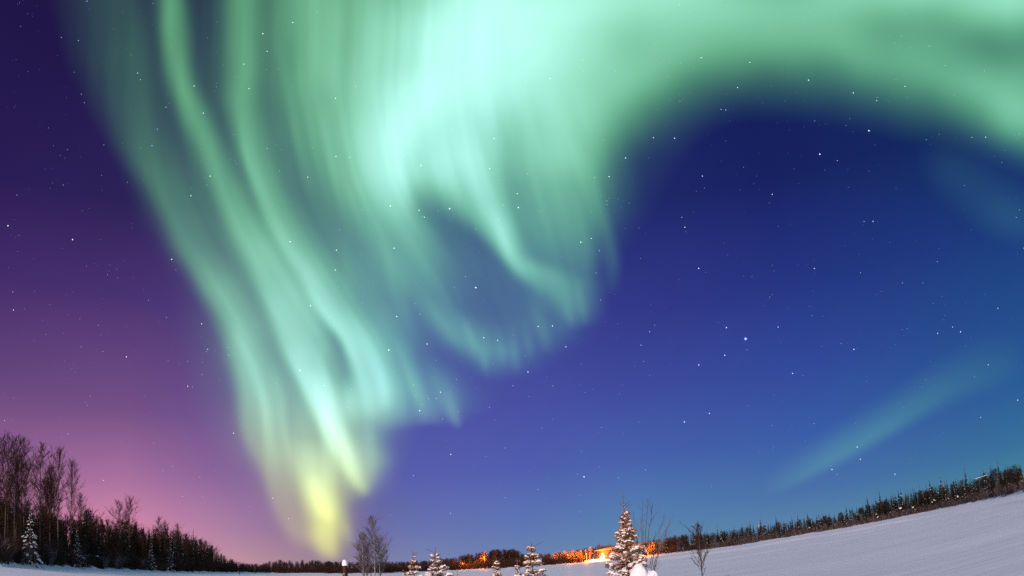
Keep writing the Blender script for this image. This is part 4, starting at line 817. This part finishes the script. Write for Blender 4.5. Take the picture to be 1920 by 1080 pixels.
# four thin birches
for az, el, r, seed, cr, lab in ((-12.3, 2.94, 38, 51, .15, 'thin pale-stemmed bare birch, left and lower one of the near pair'), (-11.98, 2.1, 39.5, 52, .13, 'shortest bare birch stem hidden between the near pair of birches'),
                             (-11.47, 4.13, 38, 53, .16, 'slender pale-stemmed bare birch, the highest of the near group'), (-11.12, 2.5, 39, 54, .15, 'thin bare birch leaning close on the right of the highest near birch')):
    b, H = fg(az, el, r)
    tr, br = bare_tree_mesh('near birch', seed, H * .95, crown=cr * 1.08, up=54, nb=50, shape=1, sub=7, twig=4, r0=.034, rt=.0052, bare=.36, lean=.02)
    root = empty('birch_tree', b, seed * .7); tag(root, lab, 'tree', 'thin birches near the red post')
    link('trunk', tr, MS['birch_bark'], root); link('branches', br, MS['twigs_pale'], root)
# bare sapling on the open snow right of the spruces
b, H = fg(12.36, 1.95, 30.0)
tr, br = bare_tree_mesh('sapling', 61, H * .92, crown=.13, up=64, nb=34, sub=6, twig=3, r0=.032, rt=.0055, bare=.22, shape=0)
root = empty('bare_tree', b); tag(root, 'small bare tree with upswept branches alone on the open snow at right', 'tree')
link('trunk', tr, MS['bark'], root); link('branches', br, MS['twigs'], root)
# arching leafless shrub behind the big spruce
R = random.Random(77); S = Seg(); br_r = 16.0
bx, by, bz = polar(8.0, br_r, -.03)
for az, el in ((8.62, 4.15), (8.95, 4.0), (9.15, 3.7), (9.9, 2.7), (10.75, 2.6), (7.75, 3.2), (10.0, 1.6), (8.2, 2.6), (9.4, 1.5)):
    ex, ey = br_r * math.sin(rad(az)), br_r * math.cos(rad(az)) + R.uniform(-.3, .3); ez = EYE + br_r * math.tan(rad(el))
    P = []
    for t in np.linspace(0, 1, 9):
        o = t ** 1.6
        P.append(np.array([bx + (ex - bx) * o + R.uniform(-.012, .012), by + (ey - by) * o, bz + (ez - bz) * (t ** .85)]))
    S.path(P, .013, .0035)
    for j in range(9):
        f = R.uniform(3, 7.9); i = int(f); q = P[i] + (P[i + 1] - P[i]) * (f - i); d = (P[i + 1] - P[i]); d /= np.linalg.norm(d)
        e = q + (d * .8 + np.array([R.uniform(-.8, .8), R.uniform(-.5, .5), R.uniform(-.2, .5)])) * R.uniform(.08, .28)
        S.add(q, e, .004, .002)
o = link('bare_shrub', mesh_np('bare shrub', *[a - np.array([bx, by, bz]) if i == 0 else a for i, a in enumerate(tubes(S.a, S.b, S.ra, S.rb, 4))], True), MS['bark'])
o.location = (bx, by, bz); tag(o, 'leafless shrub with long arching stems behind the tallest spruce', 'shrub')

# red post with a rounded cap of snow
m_red = surf('weathered dark red paint', (.022, .003, .003), (.045, .006, .005), 7, .6, .2, (1, 1, .4))
m_wood = surf('bare grey wood', (.30, .22, .17), (.48, .38, .32), 12, .8, .2, (1, 1, .2))
b, H = fg(-13.62, .42, 15.0)
post = empty('wooden_post', b); tag(post, 'dark red wooden post with a rounded white snow cap', 'post')
V = []; n = 20
rows = ((0, .052), (H - .06, .049), (H - .015, .049), (H, .042))
for z, r_ in rows:
    for j in range(n):
        a = 2 * math.pi * j / n; k = 1 + .04 * math.sin(3 * a + z); V.append((r_ * k * math.cos(a), r_ * k * math.sin(a), z))
Fq = [(i * n + j, i * n + (j + 1) % n, (i + 1) * n + (j + 1) % n, (i + 1) * n + j) for i in range(len(rows) - 1) for j in range(n)]
link('shaft', mesh_np('post shaft', V, Fq, True), m_red, post)
v, f = clumps([((0, 0, H - .012), (.056, .056, .10), 0, 0)], ICO3, 3, .25); v[:, :2] *= 1.0
link('snow_cap', mesh_np('post snow', v, f, True), MS['snow'], post)
pv = []; pf = []                                          # flaked patch of bare wood on the camera side
for i in range(9):
    z = H - .42 + i * .03; wv = .014 + .012 * math.sin(i * 1.7) + (.008 if i < 5 else -.004)
    for t in (-1, 1):
        a = -math.pi / 2 - .25 + t * wv / .05; pv.append((.0535 * math.cos(a), .0535 * math.sin(a), z))
pf = [(2 * i, 2 * i + 1, 2 * i + 3, 2 * i + 2) for i in range(8)]
link('bare_patch', mesh_np('post flake', pv, pf, True), m_wood, post)
# small stakes and a thin pole
def stake(name, az, el, r, rad_, label, cat, lean=.06, mt='bark'):
    b, H = fg(az, el, r); s = Seg(); s.path([np.array([lean * H * t, .02 * math.sin(t * 5), H * t]) for t in (0, .3, .6, .85, 1)], rad_, rad_ * .7)
    s.add(np.array([lean * H * .55, 0, H * .55]), np.array([lean * H * .55 + rad_ * 5, 0, H * .78]), rad_ * .6, rad_ * .3)
    o = link(name, seg_mesh(name, s, 6), MS[mt]); o.location = b; tag(o, label, cat)
stake('stub', -21.4, -.17, 215.0, .13, 'short dark broken stub sticking out of the snow before the left wood', 'stub', -.25)
stake('thin_pole', -20.23, .34, 300.0, .07, 'thin upright pole at the right end of the left wood', 'pole', .0)
stake('stake', -5.44, -.2, 60.0, .02, 'thin dark stake standing in the near snow between spruces', 'stake', .01)
# snowy fallen trunk leaning among the right-hand spruces
p0 = np.array(polar(33.35, 206)); p1 = np.array(polar(34.25, 203)); p0[2] = EYE + 206 * math.tan(rad(1.24)); p1[2] = EYE + 203 * math.tan(rad(1.31))
s = Seg(); mid = (p0 + p1) / 2
s.path([p0 + (p1 - p0) * t - mid for t in (0, .25, .5, .75, 1)], 0.08, .06)
o = link('fallen_tree', seg_mesh('fallen tree', s, 7), MS['snow']); o.location = mid; tag(o, 'pale snowy fallen tree lodged slantwise near the tops of the right-hand spruces', 'fallen tree')

# ------------------------------------------------------------------ LIT PLACE ACROSS THE FIELD
m_metal = surf('grey galvanised pole', (.22, .22, .23), (.34, .34, .35), 4, .5)
m_lamp = emit('sodium lamp', (1.0, .50, .13), 30.0)
def street_lamp(az, r, h, power, label, color=(1.0, .24, .015), reach=1.2, size=.13):
    b = polar(az, r, -.05); a = rad(az)
    root = empty('street_lamp', b, -a); tag(root, label, 'street lamp', 'lamps across the field')
    s = Seg(); s.path([np.array([0, 0, h * t]) for t in (0, .5, 1)], .09, .06); s.path([np.array([0, 0, h]), np.array([0, -reach * .5, h + .28]), np.array([0, -reach, h + .3])], .05, .04)
    link('pole', seg_mesh('lamp pole', s, 8), m_metal, root)
    bx_ = [(sx * w_, -reach + sy * l_, h + .3 + z) for z, w_, l_ in ((0, size * .8, size * 1.3), (.14, size * .8, size * 1.3), (.26, size * .35, size * .7)) for sx, sy in ((-1, -1), (1, -1), (1, 1), (-1, 1))]
    fq = [(i * 4 + j, i * 4 + (j + 1) % 4, i * 4 + 4 + (j + 1) % 4, i * 4 + 4 + j) for i in range(2) for j in range(4)] + [(8, 9, 10, 11)]
    link('lamp_head', mesh_np('lamp head', bx_, fq), m_metal, root)
    v = ICO1[0] * np.array([size * .8, size * 1.1, size * .7]) + np.array([0, -reach, h + .2]); link('lens', mesh_np('lamp lens', v, ICO1[1], True), m_lamp, root)
    l = bpy.data.lights.new('lamp light', 'POINT'); l.energy = power; l.color = color; l.shadow_soft_size = .2
    o = bpy.data.objects.new('lamp_light', l); COL.objects.link(o); o.parent = root; o.location = (0, -reach, h - .25)
    return root
street_lamp(4.05, 341, 3.2, 80000, 'low bright street lamp at the left end of the glowing snow')
street_lamp(5.15, 314, 2.8, 9000, 'bright street lamp above the heap of snow in the glow', color=(1.0, .42, .10))
street_lamp(6.9, 311, 3.0, 2500, 'street lamp in front of the long low building')
street_lamp(8.55, 297, 3.6, 36000, 'street lamp behind the tallest spruce at the right end of the glow')
street_lamp(2.7, 327, 3.0, 60000, 'street lamp among orange-lit trees left of the glowing snow')
street_lamp(-4.98, 337, 2.6, 7000, 'dim lamp hidden in the far wood, the left one of two orange spots', reach=.3, size=.06)
street_lamp(-3.40, 332, 4.6, 13000, 'dim lamp hidden in the far wood, the right and taller of two orange spots', reach=.3, size=.06)
street_lamp(16.83, 300, 5.7, 60, 'tiny far lamp over the trees along the right shore', reach=.5, size=.05)
for az, r, H, lab in ((-5.12, 339.5, 4.4, 'leafless tree glowing orange in the left of two orange spots'), (-4.86, 339.3, 3.9, 'lower leafless tree glowing orange in the left of two orange spots'), (-3.34, 334, 7.8, 'tall leafless tree glowing orange in the right of two orange spots'), (-3.48, 334.3, 6.4, 'shorter leafless tree glowing orange in the right of two orange spots')):
    place_bare('tall', az, r, H, lab, None, bark='bark', tw='twigs_lit', rnd=RN)
for k in range(9):
    az = 4.75 + k * .36 + RN.uniform(-.1, .1)
    place_bare('thicket', az, 321 - k * 1.6 + RN.uniform(-2, 2), RN.uniform(3.2, 4.6), 'thin leafless tree lit orange in front of the long low building', 'lit trees before the long building', bark='bark', tw='twigs_lit', rnd=RN)
# heap of ploughed snow under the lamp
hv, hf = clumps([((0, 0, -.1), (3.4, 1.8, 1.1), 0, 0), ((1.2, .2, .2), (1.1, 1.0, 2.7), 0, 0), ((-2.5, .3, -.1), (2.2, 1.4, 1.0), .4, 0), ((3.6, .1, -.1), (2.4, 1.4, .8), -.2, 0)], ICO3, 41)
o = link('snow_heap', mesh_np('snow heap', hv, hf, True), MS['snow']); o.location = polar(5.0, 316.5, 0); tag(o, 'ploughed heap of snow glowing white under the street lamps', 'snow heap')
# long low building with lamplight on the eave made as a glowing strip
pL = Vector(polar(4.85, 345)); pR = Vector(polar(7.75, 309)); dv = (pR - pL); Lb = dv.xy.length; ang = math.atan2(dv.y, dv.x)
hutz = (pL.z + pR.z) / 2 - .2
hut = empty('long_building', ((pL.x + pR.x) / 2, (pL.y + pR.y) / 2, hutz), ang); tag(hut, 'long low building with glowing eave under a dark roof across the field', 'building')
m_wall = surf('ochre board wall', (.05, .03, .014), (.09, .05, .025), 3, .8, .2, (8, 1, 1))
m_dark = surf('dark window glass', (.02, .02, .025), (.05, .045, .04), 2, .15)
m_strip = emit('lamplit eave glow', (1.0, .50, .11), 2.6)  # fascia is no lamp: the lamplight falling on it is painted as emission
def boxes(lst):
    Vb = []; Fb = []
    for x0, x1, y0, y1, z0, z1 in lst:
        o_ = len(Vb); Vb += [(x0, y0, z0), (x1, y0, z0), (x1, y1, z0), (x0, y1, z0), (x0, y0, z1), (x1, y0, z1), (x1, y1, z1), (x0, y1, z1)]
        Fb += [tuple(o_ + q_ for q_ in f_) for f_ in ((0, 3, 2, 1), (4, 5, 6, 7), (0, 1, 5, 4), (1, 2, 6, 5), (2, 3, 7, 6), (3, 0, 4, 7))]
    return Vb, Fb
hl = Lb / 2; EZ = 4.0
link('wall', mesh_np('building wall', *boxes([(-hl, hl, 0, 8, 0, EZ)])), m_wall, hut)
rv = [(-hl - .6, -.9, EZ - .05), (hl + .6, -.9, EZ - .05), (hl + .6, 4, EZ + 1.1), (-hl - .6, 4, EZ + 1.1), (-hl - .6, 8.9, EZ - .05), (hl + .6, 8.9, EZ - .05)]
rv += [(x, y, z + .35) for x, y, z in rv]
rf = [(0, 3, 2, 1), (3, 4, 5, 2), (6, 7, 8, 9), (9, 8, 11, 10), (0, 1, 7, 6), (5, 4, 10, 11), (1, 2, 8, 7), (2, 5, 11, 8), (3, 0, 6, 9), (4, 3, 9, 10)]
link('roof', mesh_np('building roof', rv, rf), MS['bark'], hut)
link('eave_painted_glow', mesh_np('eave strip', *boxes([(-hl - .4, hl + .4, -1.0, -.905, EZ + .04, EZ + .18)])), m_strip, hut)
for k in range(6):
    x = -hl + 3 + k * (2 * hl - 6) / 5
    wf = link('window', mesh_np('window frame', *boxes([(x - .8, x + .8, -.06, -.003, 1.2, 1.32), (x - .8, x + .8, -.06, -.003, 2.5, 2.62), (x - .8, x - .7, -.06, -.003, 1.32, 2.5), (x + .7, x + .8, -.06, -.003, 1.32, 2.5)])), MS['snow'], hut)
    link('pane', mesh_np('window pane', *boxes([(x - .7, x + .7, -.03, -.004, 1.32, 2.5)])), m_dark, wf)
dr_ = link('door', mesh_np('building door', *boxes([(-1.9, -.9, -.05, -.003, 0, 2.1)])), MS['bark'], hut)
link('handle', mesh_np('door handle', *boxes([(-1.05, -1.0, -.12, -.052, .95, 1.1)])), m_metal, dr_)
